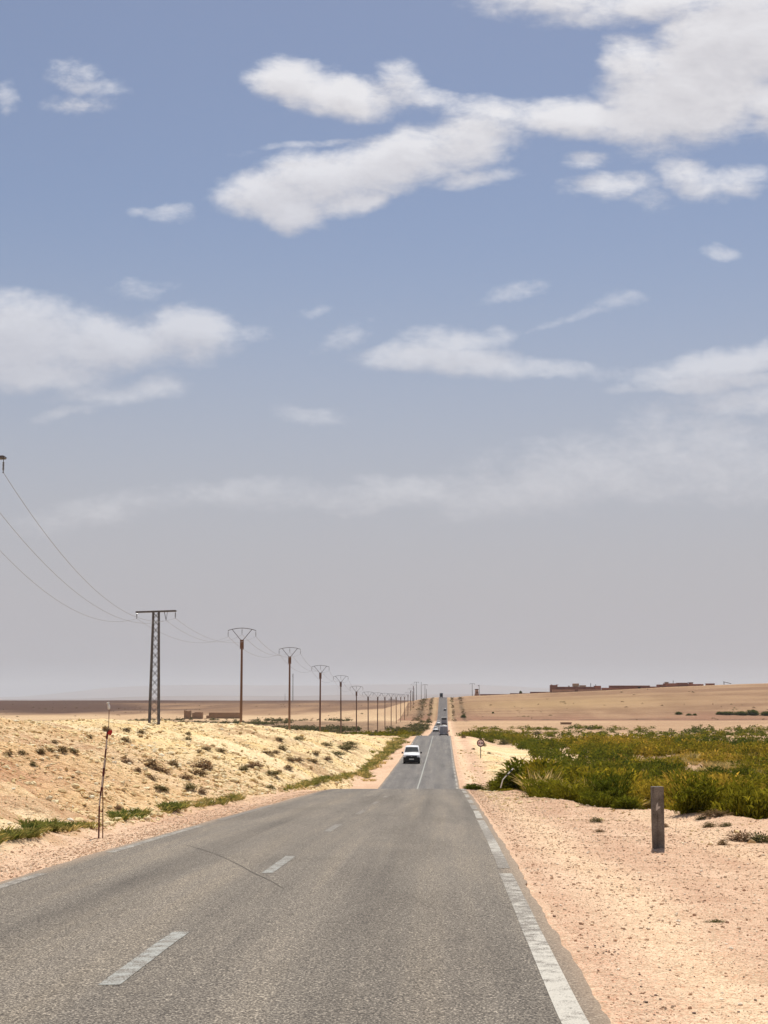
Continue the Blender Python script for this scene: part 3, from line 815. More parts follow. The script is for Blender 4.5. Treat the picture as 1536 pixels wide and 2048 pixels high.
BROOM_ME = [plant_mesh('shrub', 2400, 'broom', M['broom_own'], 300 + q) for q in range(6)]
DOME_ME = [plant_mesh('shrub', 2200, 'dome', M['broom_own'], 320 + q) for q in range(4)]
DRY_ME = [plant_mesh('dry_shrub', 620, 'dome', M['dry_own'], 340 + q) for q in range(5)]
def plant(name, me, p, h, w, hue, label, cat, group=None, rzv=None):
    o = bpy.data.objects.new(name, me); o.location = p; o.scale = (w, w, h)
    o.rotation_euler = (0, 0, random.uniform(0, 6.28) if rzv is None else rzv); o.color = (hue, 0, 0, 1)
    link(o); return tag(o, label, cat, group)
def ground_pt(x, d, sink=.04): return Vector((x, d, gz(x, d) - sink))

fieldX = table([(-200, 30), (30, 12.2), (35, 11.0), (40, 9.0), (45, 7.6), (52, 6.4), (60, 6.2), (76, 6.6), (85, 9.5), (110, 13), (180, 20), (220, 20.5), (300, 25), (330, 20), (360, 17.5), (450, 23), (600, 36), (1600, 80)], 2)
def hue_at(x, d):
    n = fbm(np.asarray(x) * .05, np.asarray(d) * .022, 401, 3)
    return np.clip(.46 + .62 * n + RNG.normal(0, .15, np.shape(x)), .03, .97)
# individual shrubs: the nearest rim of the thicket, set by hand from what the photo shows
HAND = [
 (1036, 68, 2.1, 2.5, .22, 'dome', 'big dark green shrub standing behind the leaning white marker'),
 (1080, 71, 2.5, 2.9, .25, 'dome', 'tallest dark green shrub of the clump behind the leaning marker'),
 (1116, 66, 2.0, 2.6, .30, 'dome', 'dark green shrub at the right end of the clump by the leaning marker'),
 (1075, 55, 1.1, 1.7, .30, 'broom', 'bright green shrub in front of the dark clump by the leaning marker'),
 (1105, 51, 1.0, 1.7, .33, 'broom', 'bright green shrub on the gravel edge right of the leaning marker'),
 (1140, 48, .9, 1.6, .36, 'broom', 'low bright green shrub on the gravel edge nearest the thicket front'),
 (1215, 46, 1.55, 1.6, .10, 'broom', 'dark upright shrub in front of the ochre patch left of the concrete post'),
 (1178, 44, .65, 1.1, .22, 'broom', 'low dark green shrub on the gravel edge left of the concrete post'),
 (1243, 41, .5, .8, .20, 'dome', 'small round green shrub at the gravel edge left of the concrete post'),
 (990, 70, .95, 1.0, .30, 'dome', 'round olive shrub alone on the sand left of the leaning marker'),
 (943, 76, .5, 1.15, .12, 'dome', 'flat dark green shrub on the gravel next to the asphalt edge'),
 (1012, 65.5, .32, 1.0, .50, 'dome', 'pale low shrub at the foot of the leaning white marker'),
 (1365, 37, 1.2, 1.5, .28, 'broom', 'green shrub right behind the concrete post and gravel mound'),
 (1440, 38, 1.5, 1.9, .42, 'broom', 'large yellow green shrub at the thicket front near the right frame edge'),
 (1500, 36.5, 1.55, 1.9, .36, 'broom', 'tall green shrub at the thicket front by the right frame edge'),
 (1315, 47, 1.3, 1.7, .62, 'broom', 'ochre yellow shrub directly behind the concrete post'),
]
for px, d, h, w, hue, md, lab in HAND:
    x = (px - 768) / F * d
    mes = BROOM_ME if md == 'broom' else DOME_ME
    plant('shrub', random.choice(mes), ground_pt(x, d), h, w, hue, lab, 'shrub', 'shrubs at the edge of the thicket')
rim = 0
TALL_ME = [plant_mesh('shrub', 500, 'tuft', M['broom_own'], 360 + q) for q in range(3)]
for i in range(1800):
    d = 38 + 62 * RNG.uniform() ** 1.3; x = fieldX(d) + RNG.uniform(0, max(3, .29 * d - fieldX(d) + 2))
    if rim >= 140: break
    if fbm(x * .16, d * .13, 411, 2) < -.12: continue
    hu = float(hue_at(x, d)); big = .62 + .9 * vnoise(x * .22, d * .22, 417)
    hh = (RNG.uniform(1.0, 1.9) if x - fieldX(d) > 1.5 else RNG.uniform(.5, 1.2)) * big
    r_ = RNG.uniform()
    if r_ < .22: mesh_, lab, hu, hh = DOME_ME[i % 4], 'rounded green shrub among the olive broom of the thicket right of the road', min(hu, .3), hh * .85
    elif r_ < .36: mesh_, lab, hu, hh = TALL_ME[i % 3], 'pale ochre dry grass clump standing among the thicket right of the road', float(RNG.uniform(.72, .98)), hh * .8
    else: mesh_, lab = BROOM_ME[i % 6], 'olive and ochre broom shrub growing packed in the thicket right of the road'
    plant('shrub', mesh_, ground_pt(x, d), hh, hh * RNG.uniform(.9, 1.5) + .35, hu, lab, 'shrub', 'broom shrubs of the thicket')
    rim += 1
def field(n, d0, d1, p=1.0, gap=-.38):
    d = d0 + (d1 - d0) * RNG.uniform(0, 1, n) ** p
    fx = fieldX(d); x = fx + RNG.uniform(0, 1, n) * np.maximum(3, .31 * d - fx + 4)
    k = (fbm(x * .12, d * .09, 413, 3) > gap) & (RNG.uniform(0, 1, n) < np.maximum(3, .31 * d - fx + 4) / np.maximum(3, .31 * d1 - fieldX(d1) + 4) + .1)
    return x[k], d[k]
x1, d1 = field(760, 62, 150, 1.0, -.16); x2, d2 = field(2300, 135, 300, 1.0, -.16); x3, d3 = field(1500, 290, 640, 1.0, .12)
def attrs_of(x, d, h0, h1): return RNG.uniform(h0, h1, len(x)) * (.52 + .85 * vnoise(x * .13, d * .1, 419)), RNG.uniform(1.3, 2.9, len(x)), hue_at(x, d)
h, w, u = attrs_of(x1, d1, 1.3, 2.2); mass('brush', x1, d1, h, w, u, 560, 'broom', M['broom'], 'olive green broom thicket filling the low field right of the road', 8, 500, thick=1.7)
h, w, u = attrs_of(x2, d2, 1.2, 2.3); mass('brush', x2, d2, h, w * 1.15, u * .8, 130, 'broom', M['broom'], 'further part of the green broom thicket right of the road', 8, 520, thick=3.2)
h, w, u = attrs_of(x3, d3, 1.3, 2.6); mass('scrub', x3, d3, h, w * 1.5, u * .6, 70, 'dome', M['broom'], 'scattered green scrub on the sandy flat beyond the thicket', 6, 540, thick=4)
# pale dry grass standing between the shrubs, and weeds along the gravel edge
xg, dg = field(520, 42, 190, 1.0, -.6)
mass('dry_grass', xg, dg, RNG.uniform(.6, 1.7, len(xg)), RNG.uniform(.7, 1.6, len(xg)), RNG.uniform(.6, 1, len(xg)), 90, 'tuft', M['grass'], 'pale dry grass stalks standing between the shrubs of the thicket', 6, 660, thick=1.0)
dg = RNG.uniform(27, 75, 130); xg = fieldX(dg) - RNG.exponential(.7, 130) + .5; k = xg - rc(dg) > HALF + .8; xg, dg = xg[k], dg[k]
mass('weeds', xg, dg, RNG.uniform(.08, .32, len(xg)), RNG.uniform(.2, .7, len(xg)), RNG.uniform(.15, .95, len(xg)), 60, 'dome', M['dry'], 'small dry weeds along the gravel edge in front of the thicket', 6, 670, thick=1.2)
# sparse dry grass over the left bank
nb_ = 1500; dg = np.exp(RNG.uniform(math.log(18), math.log(200), nb_)); sg = RNG.uniform(0, 1, nb_) * np.minimum(40, 6 + dg * .33); xg = rc(dg) - (HALF + 1.8 + sg + .9 * sstep(95, 140, dg)); k = fbm(xg * .14, dg * .10, 441, 3) > .12; xg, dg = xg[k], dg[k]
mass('dry_grass', xg, dg, RNG.uniform(.07, .24, len(xg)) * np.clip(dg / 60, .8, 1.5), RNG.uniform(.15, .5, len(xg)) * np.clip(dg / 60, .8, 1.6), RNG.uniform(.2, 1, len(xg)), 34, 'dome', M['dry'], 'sparse tufts of brown dry grass in patches over the left bank', 6, 680, thick=1.4)
# scrub belt left of the road, beyond the rubble bank
n = 4200; d = RNG.uniform(330, 860, n); px = RNG.uniform(250, 880, n); x = (px - 768) / F * d
k = (x < rc(d) - 6) & (fbm(x * .03, d * .015, 421, 3) > -.12 + .35 * sstep(600, 860, d)); x, d = x[k], d[k]
mass('scrub', x, d, RNG.uniform(.8, 2.4, len(x)), RNG.uniform(1.5, 4.5, len(x)), RNG.uniform(.0, .45, len(x)), 70, 'dome', M['dry'], 'dark green and brown scrub in the valley left of the road', 6, 560, thick=5)
# greener scrub on both sides where the road dips
n = 420; d = RNG.uniform(295, 470, n); o = np.where(RNG.uniform(0, 1, n) < .6, -(6.5 + RNG.uniform(0, 1, n) ** 1.3 * 22), 7.5 + RNG.uniform(0, 1, n) * 12); x = rc(d) + o
k = fbm(x * .06, d * .03, 423, 3) > -.15; x, d = x[k], d[k]
mass('scrub', x, d, RNG.uniform(.9, 2.5, len(x)), RNG.uniform(1.6, 3.6, len(x)), RNG.uniform(.1, .5, len(x)), 130, 'broom', M['broom'], 'green scrub on both sides where the road dips out of sight', 6, 580, thick=3.4)
# tiny dark plants dotting the right hill and the plain
n = 900; d = RNG.uniform(860, 1900, n); px = RNG.uniform(-60, 1600, n); x = (px - 768) / F * d
k = (np.abs(x - rc(np.minimum(d, 1500))) > 9) & (fbm(x * .015, d * .012, 431, 3) > .12); x, d = x[k], d[k]
mass('scrub', x, d, RNG.uniform(.4, 1.2, len(x)), RNG.uniform(.8, 3.0, len(x)), RNG.uniform(.2, .8, len(x)), 40, 'dome', M['dry'], 'tiny dark scrub plants dotted over the plain and the right hill', 5, 600, thick=6)

# rows of scrub beside the road on the far slope
n = 520; d = RNG.uniform(835, 1118, n); lane = RNG.choice([-14.5, -14.0, -8.0, 6.8, 13.0], n); x = rc(d) + lane + RNG.normal(0, 1, n) * np.where(lane < -10, 1.5, .6)
k = fbm(x * .04, d * .02, 433, 3) > -.12; x, d = x[k], d[k]
mass('scrub', x, d, RNG.uniform(.4, 1.1, len(x)), RNG.uniform(.8, 2.2, len(x)), RNG.uniform(.2, .8, len(x)), 50, 'dome', M['dry'], 'thin rows of dark scrub along both sides of the road on the far slope', 5, 640, thick=5)

# dry shrubs on the left bank, each where the photo has one: (px, py, height px, width px, hue)
BANK = [(40, 1431, 9, 26, .5), (78, 1440, 8, 22, .45), (60, 1432, 7, 18, .5), (15, 1508, 10, 22, .55), (42, 1506, 11, 20, .5), (80, 1505, 11, 20, .55), (100, 1502, 11, 18, .5), (125, 1502, 12, 20, .55), (147, 1504, 9, 22, .5),
        (108, 1486, 10, 18, .6), (66, 1532, 13, 14, .2), (212, 1462, 11, 18, .6), (252, 1462, 8, 22, .6), (282, 1466, 9, 20, .55), (250, 1482, 11, 20, .6), (178, 1476, 8, 14, .55),
        (376, 1470, 8, 16, .5), (376, 1480, 8, 16, .45), (405, 1536, 22, 40, .72), (300, 1532, 18, 34, .65), (318, 1542, 17, 38, .68), (345, 1532, 14, 26, .6), (275, 1542, 10, 18, .7),
        (252, 1524, 12, 24, .85), (395, 1548, 14, 40, .62), (370, 1556, 11, 26, .7), (303, 1558, 14, 22, .66), (380, 1577, 14, 22, .35), (405, 1586, 14, 16, .7), (328, 1580, 12, 22, .4), (316, 1576, 9, 24, .45),
        (237, 1618, 14, 18, .75), (413, 1498, 9, 26, .55), (440, 1503, 9, 24, .55), (400, 1508, 10, 16, .6), (487, 1540, 16, 26, .4), (510, 1534, 18, 30, .78), (535, 1508, 9, 22, .6),
        (552, 1506, 9, 20, .6), (565, 1500, 12, 20, .5), (582, 1522, 10, 22, .65), (597, 1523, 9, 20, .65), (577, 1538, 11, 20, .6), (622, 1524, 9, 34, .6), (598, 1480, 11, 24, .3), (558, 1480, 7, 16, .5),
        (540, 1578, 12, 26, .4), (545, 1548, 10, 34, .4), (630, 1509, 8, 18, .6), (652, 1492, 11, 26, .45), (690, 1500, 16, 44, .3), (672, 1510, 12, 40, .3), (700, 1490, 10, 30, .4), (655, 1520, 10, 22, .7), (455, 1600, 14, 14, .7)]
WHERE = [(250, 'among the dry shrubs at the left end of the bank'), (350, 'mid bank below the lattice pylon'), (480, 'on the slope right of the lattice pylon'), (900, 'on the far rubble near the grassy verge')]
for i, (px, py, hp, wp, hue) in enumerate(BANK):
    p = hit(px, py)
    if p is None or p.y > 320: continue
    k = p.y / F; nm = 'dry_shrub'
    look = 'grey green' if hue < .42 else ('dark brown' if hue > .68 else 'dull brown')
    where = [w_ for lim, w_ in WHERE if px < lim][0]
    size = 'wide' if wp > 30 else ('small' if wp < 19 else 'low')
    plant(nm, DRY_ME[i % 5], p - Vector((0, 0, .03)), hp * k * random.uniform(.85, 1.35), wp * k * random.uniform(.95, 1.35), hue, f'{size} {look} shrub {where}', 'shrub', 'dry shrubs on the rubble bank')
# small plants on the right
for px, py, hp, wp, hue, lab in [(1200, 1664, 8, 26, .62, 'pale dry tuft on the gravel well left of the concrete post'), (1192, 1644, 12, 26, .25, 'small green tuft at the gravel edge left of the post'),
        (1403, 1638, 9, 22, .2, 'small green tuft on the gravel right of the post'), (1420, 1654, 13, 32, .5, 'grey green tuft on the gravel below the thicket'), (1452, 1653, 11, 26, .3, 'small green plant beside the grey tuft below the thicket'),
        (1480, 1682, 24, 52, .75, 'brown part of the low plant patch at the right frame edge'), (1520, 1684, 22, 56, .25, 'green low plant at the right frame edge'), (1446, 1690, 14, 24, .6, 'dry low tuft left of the plant patch at the right frame edge'),
        (1331, 1655, 11, 14, .6, 'tiny dry tuft just right of the concrete post'), (1433, 1845, 10, 44, .2, 'tiny flat green weed alone on the near gravel'), (1385, 1618, 12, 50, .8, 'brown dry plant on the mound behind the post'), (1430, 1630, 14, 60, .6, 'grey dry plant on the gravel edge under the thicket'),
        (965, 1492, 9, 16, .25, 'small green tuft just right of the round sign'), (1008, 1490, 14, 26, .35, 'olive tuft on the yellow rubble right of the round sign'), (1075, 1470, 10, 22, .3, 'small tuft on the rubble where the thicket starts'),
        (947, 1499, 4, 7, .6, 'tiny dark tuft left of the round sign'), (978, 1508, 5, 9, .5, 'tiny dark tuft on rubble right of the sign pole'), (927, 1476, 8, 10, .5, 'dark tuft at the shoulder where the road dips'), (783, 1519, 5, 7, .6, 'tiny dark tuft on the gravel left of the white van')]:
    p = hit(px, py)
    if p is None: continue
    k = p.y / F
    plant('tuft', DRY_ME[int(px) % 5], p - Vector((0, 0, .02)), hp * k * 1.2, wp * k * 1.1, hue, lab, 'plant', 'small plants on the gravel')
# green verge grass at the foot of the left bank
gx, gd, gh, gu = [], [], [], []
def verge(px0, py0, px1, py1, n, spread, hpx, hue):
    for i in range(n):
        t = random.random(); px = px0 + (px1 - px0) * t + random.gauss(0, 6); py = py0 + (py1 - py0) * t + random.uniform(-spread, spread)
        p = hit(px, py)
        if p is None: continue
        gx.append(p.x); gd.append(p.y); gh.append(hpx * p.y / F * random.uniform(.5, 1.3)); gu.append(min(1, max(0, random.gauss(hue, .22))))
verge(-60, 1690, 70, 1668, 46, 5, 22, .35); verge(50, 1668, 190, 1652, 52, 4, 15, .5); verge(55, 1660, 125, 1656, 18, 4, 26, .15); verge(222, 1640, 285, 1632, 34, 4, 17, .15); verge(300, 1628, 400, 1606, 26, 4, 12, .5)
verge(395, 1612, 480, 1596, 44, 4, 12, .6); verge(330, 1622, 352, 1616, 26, 3, 18, .2); verge(575, 1578, 650, 1562, 60, 4, 11, .35); verge(640, 1562, 725, 1550, 50, 4, 10, .5); verge(720, 1548, 790, 1492, 100, 6, 9, .4); verge(780, 1500, 812, 1470, 50, 4, 8, .4); verge(730, 1560, 790, 1480, 40, 8, 9, .7)
gx, gd, gh, gu = map(np.array, (gx, gd, gh, gu))
mass('grass', gx, gd, gh, gh * 1.6, gu, 44, 'tuft', M['grass'], 'green verge grass along the foot of the left bank', 6, 620, thick=1.5)
# dark trees and bushes at the foot of the right hill
for px, py, hp, wp, lab in [(1532, 1431, 10, 22, 'dark bush at the foot of the right hill, cut by the frame'), (1505, 1430, 13, 26, 'tallest dark tree at the foot of the right hill'), (1482, 1430, 9, 26, 'dark bush left of the tallest tree under the hill'), (1455, 1429, 7, 34, 'long dark bush row under the right hill'),
        (1440, 1429, 7, 18, 'dark bush at the left end of the row under the hill'), (1357, 1429, 7, 14, 'small dark bush alone on the hill foot, left of the row'), (1378, 1431, 5, 12, 'small dark bush between the lone bush and the row'), (1390, 1431, 5, 8, 'tiny dark bush beside the row under the hill'),
        (927, 1435, 7, 11, 'dark round bush on the slope right of the road'), (986, 1427, 4, 5, 'tiny dark bush on the slope right of the round bush')]:
    p = hit(px, py)
    k = p.y / F; d_ = p.y
    o = plant('bush', DOME_ME[int(px) % 4], p - Vector((0, 0, .1)), hp * k * 1.1, wp * k, .02, lab, 'bush', 'dark bushes at the hill foot')
#==OBJECTS==
# ------------------------------------------------------------------ power line
def line_x(d): return -29.7 + .048 * d
ARM = 1.95
WIRES = {-1: [], 0: [], 1: []}
def lattice_pylon(d, x, zb, zt, arm, label):
    H = zt - zb
    root = empty('lattice_pylon', (x, d, zb), 0, label, 'pylon', 'lattice pylons of the power line')
    wb, wt = .46, .27
    m = MB()
    def wz(z): return wb + (wt - wb) * z / H
    for sx in (-1, 1):
        for sy in (-1, 1): m.bar((sx * wb, sy * wb, .15), (sx * wt, sy * wt, H), .13, .13)
    m.build('corner_post', M['galv'], root)
    b = MB(); npan = 13; zs = [.2 + (H - .3) * (1 - (1 - i / npan) ** 1.12) for i in range(npan + 1)]
    for i in range(npan):
        z0, z1 = zs[i], zs[i + 1]; a, c = wz(z0), wz(z1)
        for s_ in (-1, 1):
            b.bar((-a, s_ * a, z0), (c, s_ * c, z1), .06, .03); b.bar((a, s_ * a, z0), (-c, s_ * c, z1), .06, .03)
            b.bar((s_ * a, -a, z0), (s_ * c, c, z1), .06, .03); b.bar((s_ * a, a, z0), (s_ * c, -c, z1), .06, .03)
    b.build('lattice_bracing', M['galv'], root)
    c = MB()
    c.bar((-arm, -.22, H - .06), (arm, -.22, H + .06), .12, .15); c.bar((-arm, .22, H - .06), (arm, .22, H + .06), .12, .15)
    for q in np.linspace(-arm + .1, arm - .1, 9): c.bar((q, -.22, H), (q + .3 * (1 if q < 0 else -1), .22, H), .06, .05)
    c.bar((-arm, -.26, H - .06), (-arm, .26, H - .06), .1, .1); c.bar((arm, -.26, H + .06), (arm, .26, H + .06), .1, .1)
    c.build('crossarm', M['galv'], root)
    MB().box((0, 0, .02), (1.75, 1.75, .34), taper=.9).build('footing', M['footing'], root, bevel=.03)
    return root
def insulator(root, x, z, h, parts=5, y=0):
    m = MB(); m.tube([(x, y, z), (x, y, z - h)], .02, 6)
    for i in range(parts):
        zz = z - h * (.3 + .55 * i / max(1, parts - 1)); m.tube([(x, y, zz + .03), (x, y, zz), (x, y, zz - .03)], [.03, .075, .03], 8)
    m.tube([(x, y, z - h), (x, y, z - h - .08)], .035, 6)
    m.build('insulator', M['insul'], root)

# pylon just outside the left edge of the frame: its arm tip and one insulator show
tipR = at(9, 917, 82.0); px_ = tipR.x - 1.95
pz = gz(px_, 82.0)
prev = lattice_pylon(82.0, px_, pz - .05, tipR.z, 1.95, 'lattice pylon cut by the left frame edge, only its arm tip showing')
for k in (-1, 0, 1):
    insulator(prev, k * 1.9, tipR.z - pz + .02, .72, 6)
    WIRES[k].append((px_ + k * 1.9, 82.0, tipR.z - .78))
d1_ = 146.0; x1_ = at(308, 1445, d1_).x
top1 = at(308, 1223, d1_).z; zb1 = gz(x1_, d1_) - .12
pyl = lattice_pylon(d1_, x1_, zb1, top1, ARM, 'dark lattice pylon with a wide flat crossarm on the yellow bank')
insulator(pyl, -1.9, top1 - zb1 - .02, .62); insulator(pyl, 1.9, top1 - zb1 + .02, .62)
v = MB(); H1 = top1 - zb1
v.tube([(.8, 0, H1), (1.0, 0, H1 - .85)], .03, 6); v.tube([(1.12, 0, H1), (1.0, 0, H1 - .85)], .02, 6); v.build('insulator', M['insul'], pyl)
for k, xx_, dz in ((-1, -1.9, -.70), (0, 1.0, -.88), (1, 1.9, -.66)): WIRES[k].append((x1_ + xx_, d1_, top1 + dz))

def make_pole():
    root = empty('power_pole', (0, 0, 0), 0, 'tallest red brown power pole, first in the row right of the lattice pylon', 'power pole', 'power poles marching into the distance')
    H = 1.0                                     # built 14 m tall
    h = 14.0
    m = MB(); m.box((0, 0, h / 2 - .4), (.40, .34, h + .8), taper=.66); m.build('shaft', M['pole'], root)
    c = MB(); c.box((0, 0, h - .62), (.40, .32, 1.25)); c.box((-.23, 0, h - .6), (.06, .2, 1.5)); c.box((.23, 0, h - .6), (.06, .2, 1.5)); c.build('collar', M['pole'], root, bevel=.02)
    a = MB(); pts = [(-1.95, 0, h + 1.28), (-1.35, 0, h + 1.46), (-.65, 0, h + 1.58), (0, 0, h + 1.63), (.65, 0, h + 1.58), (1.35, 0, h + 1.46), (1.95, 0, h + 1.28)]
    for p, q in zip(pts[:-1], pts[1:]): a.bar(p, q, .09, .08)
    a.build('crossarm', M['galv'], root)
    for s_ in (-1, 1):
        MB().bar((s_ * .16, 0, h - .05), (s_ * 1.38, 0, h + 1.44), .10, .08).build('brace', M['galv'], root)
    insulator(root, -1.92, h + 1.26, .72); insulator(root, 0, h + 1.60, .78); insulator(root, 1.92, h + 1.26, .72)
    return root
pole0 = make_pole()
POLE_TOPS = {0: (206.6, 1279.5), 1: (267, 1313), 2: (327, 1345.5), 3: (387, 1363.5), 4: (447, 1383)}
LAB = ['tallest red brown power pole, first in the row right of the lattice pylon', 'second red brown power pole from the lattice pylon, just right of the far mast',
       'third red brown power pole from the lattice pylon, half as tall as the first', 'fourth red brown power pole from the lattice pylon',
       'fifth power pole from the pylon, last whose forked top shows against the sky']
for i in range(15):
    d = 206.6 + 60.1 * i; x = line_x(d)
    if i > 0: o = copy_tree(pole0)
    else: o = pole0
    if i in POLE_TOPS: zt = at(0, POLE_TOPS[i][1], d).z
    else: zt = gz(x, d) + 13.2
    o.location = (x, d, zt - 14.0)
    lean = random.Random(40 + i); o.rotation_euler = (0, R(lean.uniform(-.5, .5)), R(lean.uniform(-5, 5)))
    if i < len(LAB): o['label'] = LAB[i]
    else: o['label'] = 'small thin power pole in the distant row left of the road' if i < 11 else 'tiny power pole climbing the far slope left of the road'
    g = gz(x, d)
    for k, dz, xx_ in ((-1, .45, -1.92), (0, .74, 0), (1, .45, 1.92)): WIRES[k].append((x + xx_, d, zt + dz))
for k, nm in ((-1, 'left'), (0, 'middle'), (1, 'right')):
    pts = []
    W = WIRES[k]
    for a, b in zip(W[:-1], W[1:]):
        a, b = Vector(a), Vector(b); L = (b - a).length; sag = .00042 * L * L if a.y > 100 else (.00072 * L * L)
        n_ = 22 if a.y < 300 else 8
        for q in range(n_): 
            t = q / n_; p = a.lerp(b, t); p.z -= 4 * sag * t * (1 - t); pts.append(p)
    pts.append(Vector(W[-1]))
    m = MB(); m.tube(pts, [.014 if p.y < 200 else .02 for p in pts], 5)
    tag(m.build('power_cable', M['wire']), {-1: 'lowest grey power cable running from the left frame edge to the left arm tip', 0: 'grey power cable in the middle of the three sagging to the pylon', 1: 'highest grey power cable hanging from the insulator at the left frame edge'}[k], 'cable', 'power cables of the line')

# far poles, pylons and masts on the skyline
def far_pole(px, top, base, d, label, style='pole'):
    p = at(px, base, d); t = at(px, top, d); h = t.z - p.z
    z0 = min(p.z, gz(p.x, d)) - .2; h = t.z - z0
    root = empty('distant_pole' if style != 'mast' else 'telecom_mast', (p.x, d, z0), 0, label, 'mast' if style == 'mast' else 'power pole', None if style == 'mast' else 'poles on the skyline')
    if style == 'mast':
        w = h * .018; m = MB()
        for a_ in range(3):
            an = 2.09 * a_; m.bar((w * math.cos(an), w * math.sin(an), 0), (.45 * w * math.cos(an), .45 * w * math.sin(an), h), .3, .3)
        for q in range(18):
            z_ = h * q / 18; z2 = h * (q + 1) / 18; k = 1 - .55 * q / 18
            for a_ in range(3):
                a2 = 2.09 * a_; a3 = 2.09 * (a_ + 1); m.bar((w * k * math.cos(a2), w * k * math.sin(a2), z_), (w * k * math.cos(a3), w * k * math.sin(a3), z2), .16, .16)
        m.build('lattice', M['galv'], root)
        c = MB(); c.box((w * .5, 0, h * .93), (.5, .6, h * .06)); c.box((-w * .5, 0, h * .9), (.5, .6, h * .06)); c.box((0, -w * .4, h * .82), (1.0, .4, 1.0)); c.build('antenna', M['galv_pale'], root)
    else:
        m = MB(); m.box((0, 0, h / 2), (.42, .36, h), taper=.6); m.build('shaft', M['galv'], root)
        if style == 'tee':
            c = MB(); c.bar((-1.9, 0, h - .1), (1.9, 0, h - .1), .2, .2)
            c.build('crossarm', M['galv'], root)
            for s_ in (-1.8, 0, 1.8): MB().tube([(s_, 0, h - .2), (s_, 0, h - .9)], .09, 6).build('insulator', M['insul'], root)
        elif style == 'lamp':
            MB().box((-.45, 0, h - .5), (.9, .5, .6)).build('lamp_head', M['galv'], root, bevel=.1)
    return root
for px, top, base, d, st_, lab in [(821, 1388, 1400, 1110, 'pole', 'first tiny pole of the skyline row left of the road'), (825, 1382, 1398, 1120, 'pole', 'second tiny pole of the skyline row left of the road'),
        (828, 1376, 1397, 1128, 'pole', 'third tiny pole of the skyline row left of the road'), (833, 1364, 1396, 1140, 'tee', 'tall crossarmed pole on the skyline left of the road'), (842.5, 1364, 1395, 1160, 'pole', 'tall plain pole standing alone on the skyline left of the road'),
        (850, 1369, 1394, 1150, 'tee', 'crossarmed skyline pole nearest the road on its left'), (853, 1378, 1394, 1190, 'pole', 'short pole behind the crossarmed one left of the road'),
        (944.5, 1367, 1391, 1150, 'tee', 'crossarmed pole on the skyline left of the small tower'), (958.5, 1370, 1391, 1150, 'lamp', 'skyline pole with a box near its top right of the small tower')]:
    far_pole(px, top, base, d, lab, st_)
far_pole(585.5, 1347, 1400, 2050, 'tall thin telecom mast on the plain behind the second power pole', 'mast')
far_pole(570, 1387, 1399, 2000, 'short grey mast on the plain left of the tall telecom mast', 'pole')

# ------------------------------------------------------------------ buildings
def block(root, name, px0, px1, py0, py1, d, dep, mat, base_to=None):
    """wall block facing the camera between photo columns and rows at its own distance"""
    a, b = at(px0, py0, d), at(px1, py0, d); loc = root.location
    zb = at(px0, py1, d).z if base_to is None else base_to
    m = MB(); m.box(((a.x + b.x) / 2 - loc.x, d + dep / 2 - loc.y, (zb + b.z) / 2 - loc.z), (b.x - a.x, dep, b.z - zb))
    return m.build(name, mat, root)
def house(name, px, d, label, blocks, group=None, cat='building'):
    p = at(px, HY, d); z = gz(p.x, d) - 2.6
    root = empty(name, (p.x, d, z), 0, label, cat, group); made = {}
    for bl in blocks:
        nm, x0, x1, y0, y1, dd_, dep, mt = bl[:8]
        par = root
        o = block(root, nm, x0, x1, y0, y1, d + dd_, dep, M[mt], z if y1 == 0 else None)
    return root
G = 'red walled buildings on the hill skyline'
house('farm_compound', 1150, 1124, 'long red walled compound with a tan rooftop room and a block at its left end', [
    ('corner_block', 1102, 1115, 1370, 0, 0, 9, 'brown_wall'), ('wall', 1115.2, 1190, 1373.5, 0, 1.5, 9, 'brown_wall'), ('wall', 1104, 1202, 1379, 0, -4, .8, 'pink_wall'), ('corner_block', 1190.2, 1202, 1371.5, 0, 1, 8, 'red_wall'),
    ('rooftop_room', 1146, 1158, 1367, 1373.4, 3, 4, 'tan_wall'), ('rooftop_room', 1160, 1172, 1370.5, 1373.4, 3, 4, 'tan_wall'), ('parapet', 1101.8, 1104.5, 1369, 1369.9, .5, 1, 'red_wall'), ('parapet', 1112, 1117, 1369.2, 1370, .5, 1, 'red_wall'), ('roof_tank', 1137, 1139, 1371.2, 1373.4, 3, 1, 'brown_wall'),
    ('doorway', 1150, 1156, 1376, 0, -4.3, .2, 'brown_wall'), ('chimney', 1181, 1182, 1366.5, 1373.4, 2, .5, 'opening'), ('chimney', 1191, 1192, 1369, 1371.4, 2, .5, 'opening')], G)
house('walled_yard', 1265, 1124, 'low dark red wall of a yard between the two hilltop compounds', [('wall', 1218, 1300, 1371.5, 0, 0, 1.2, 'brown_wall'), ('wall', 1203, 1320, 1375.5, 0, -3, .8, 'red_wall'), ('wall', 1300.2, 1320, 1373, 0, .4, 1.2, 'red_wall'), ('coping', 1217.5, 1300.2, 1371, 1371.45, -.2, 1.6, 'pink_wall'), ('gate', 1276, 1281, 1373.6, 0, -3.2, .1, 'opening')], G, 'wall')
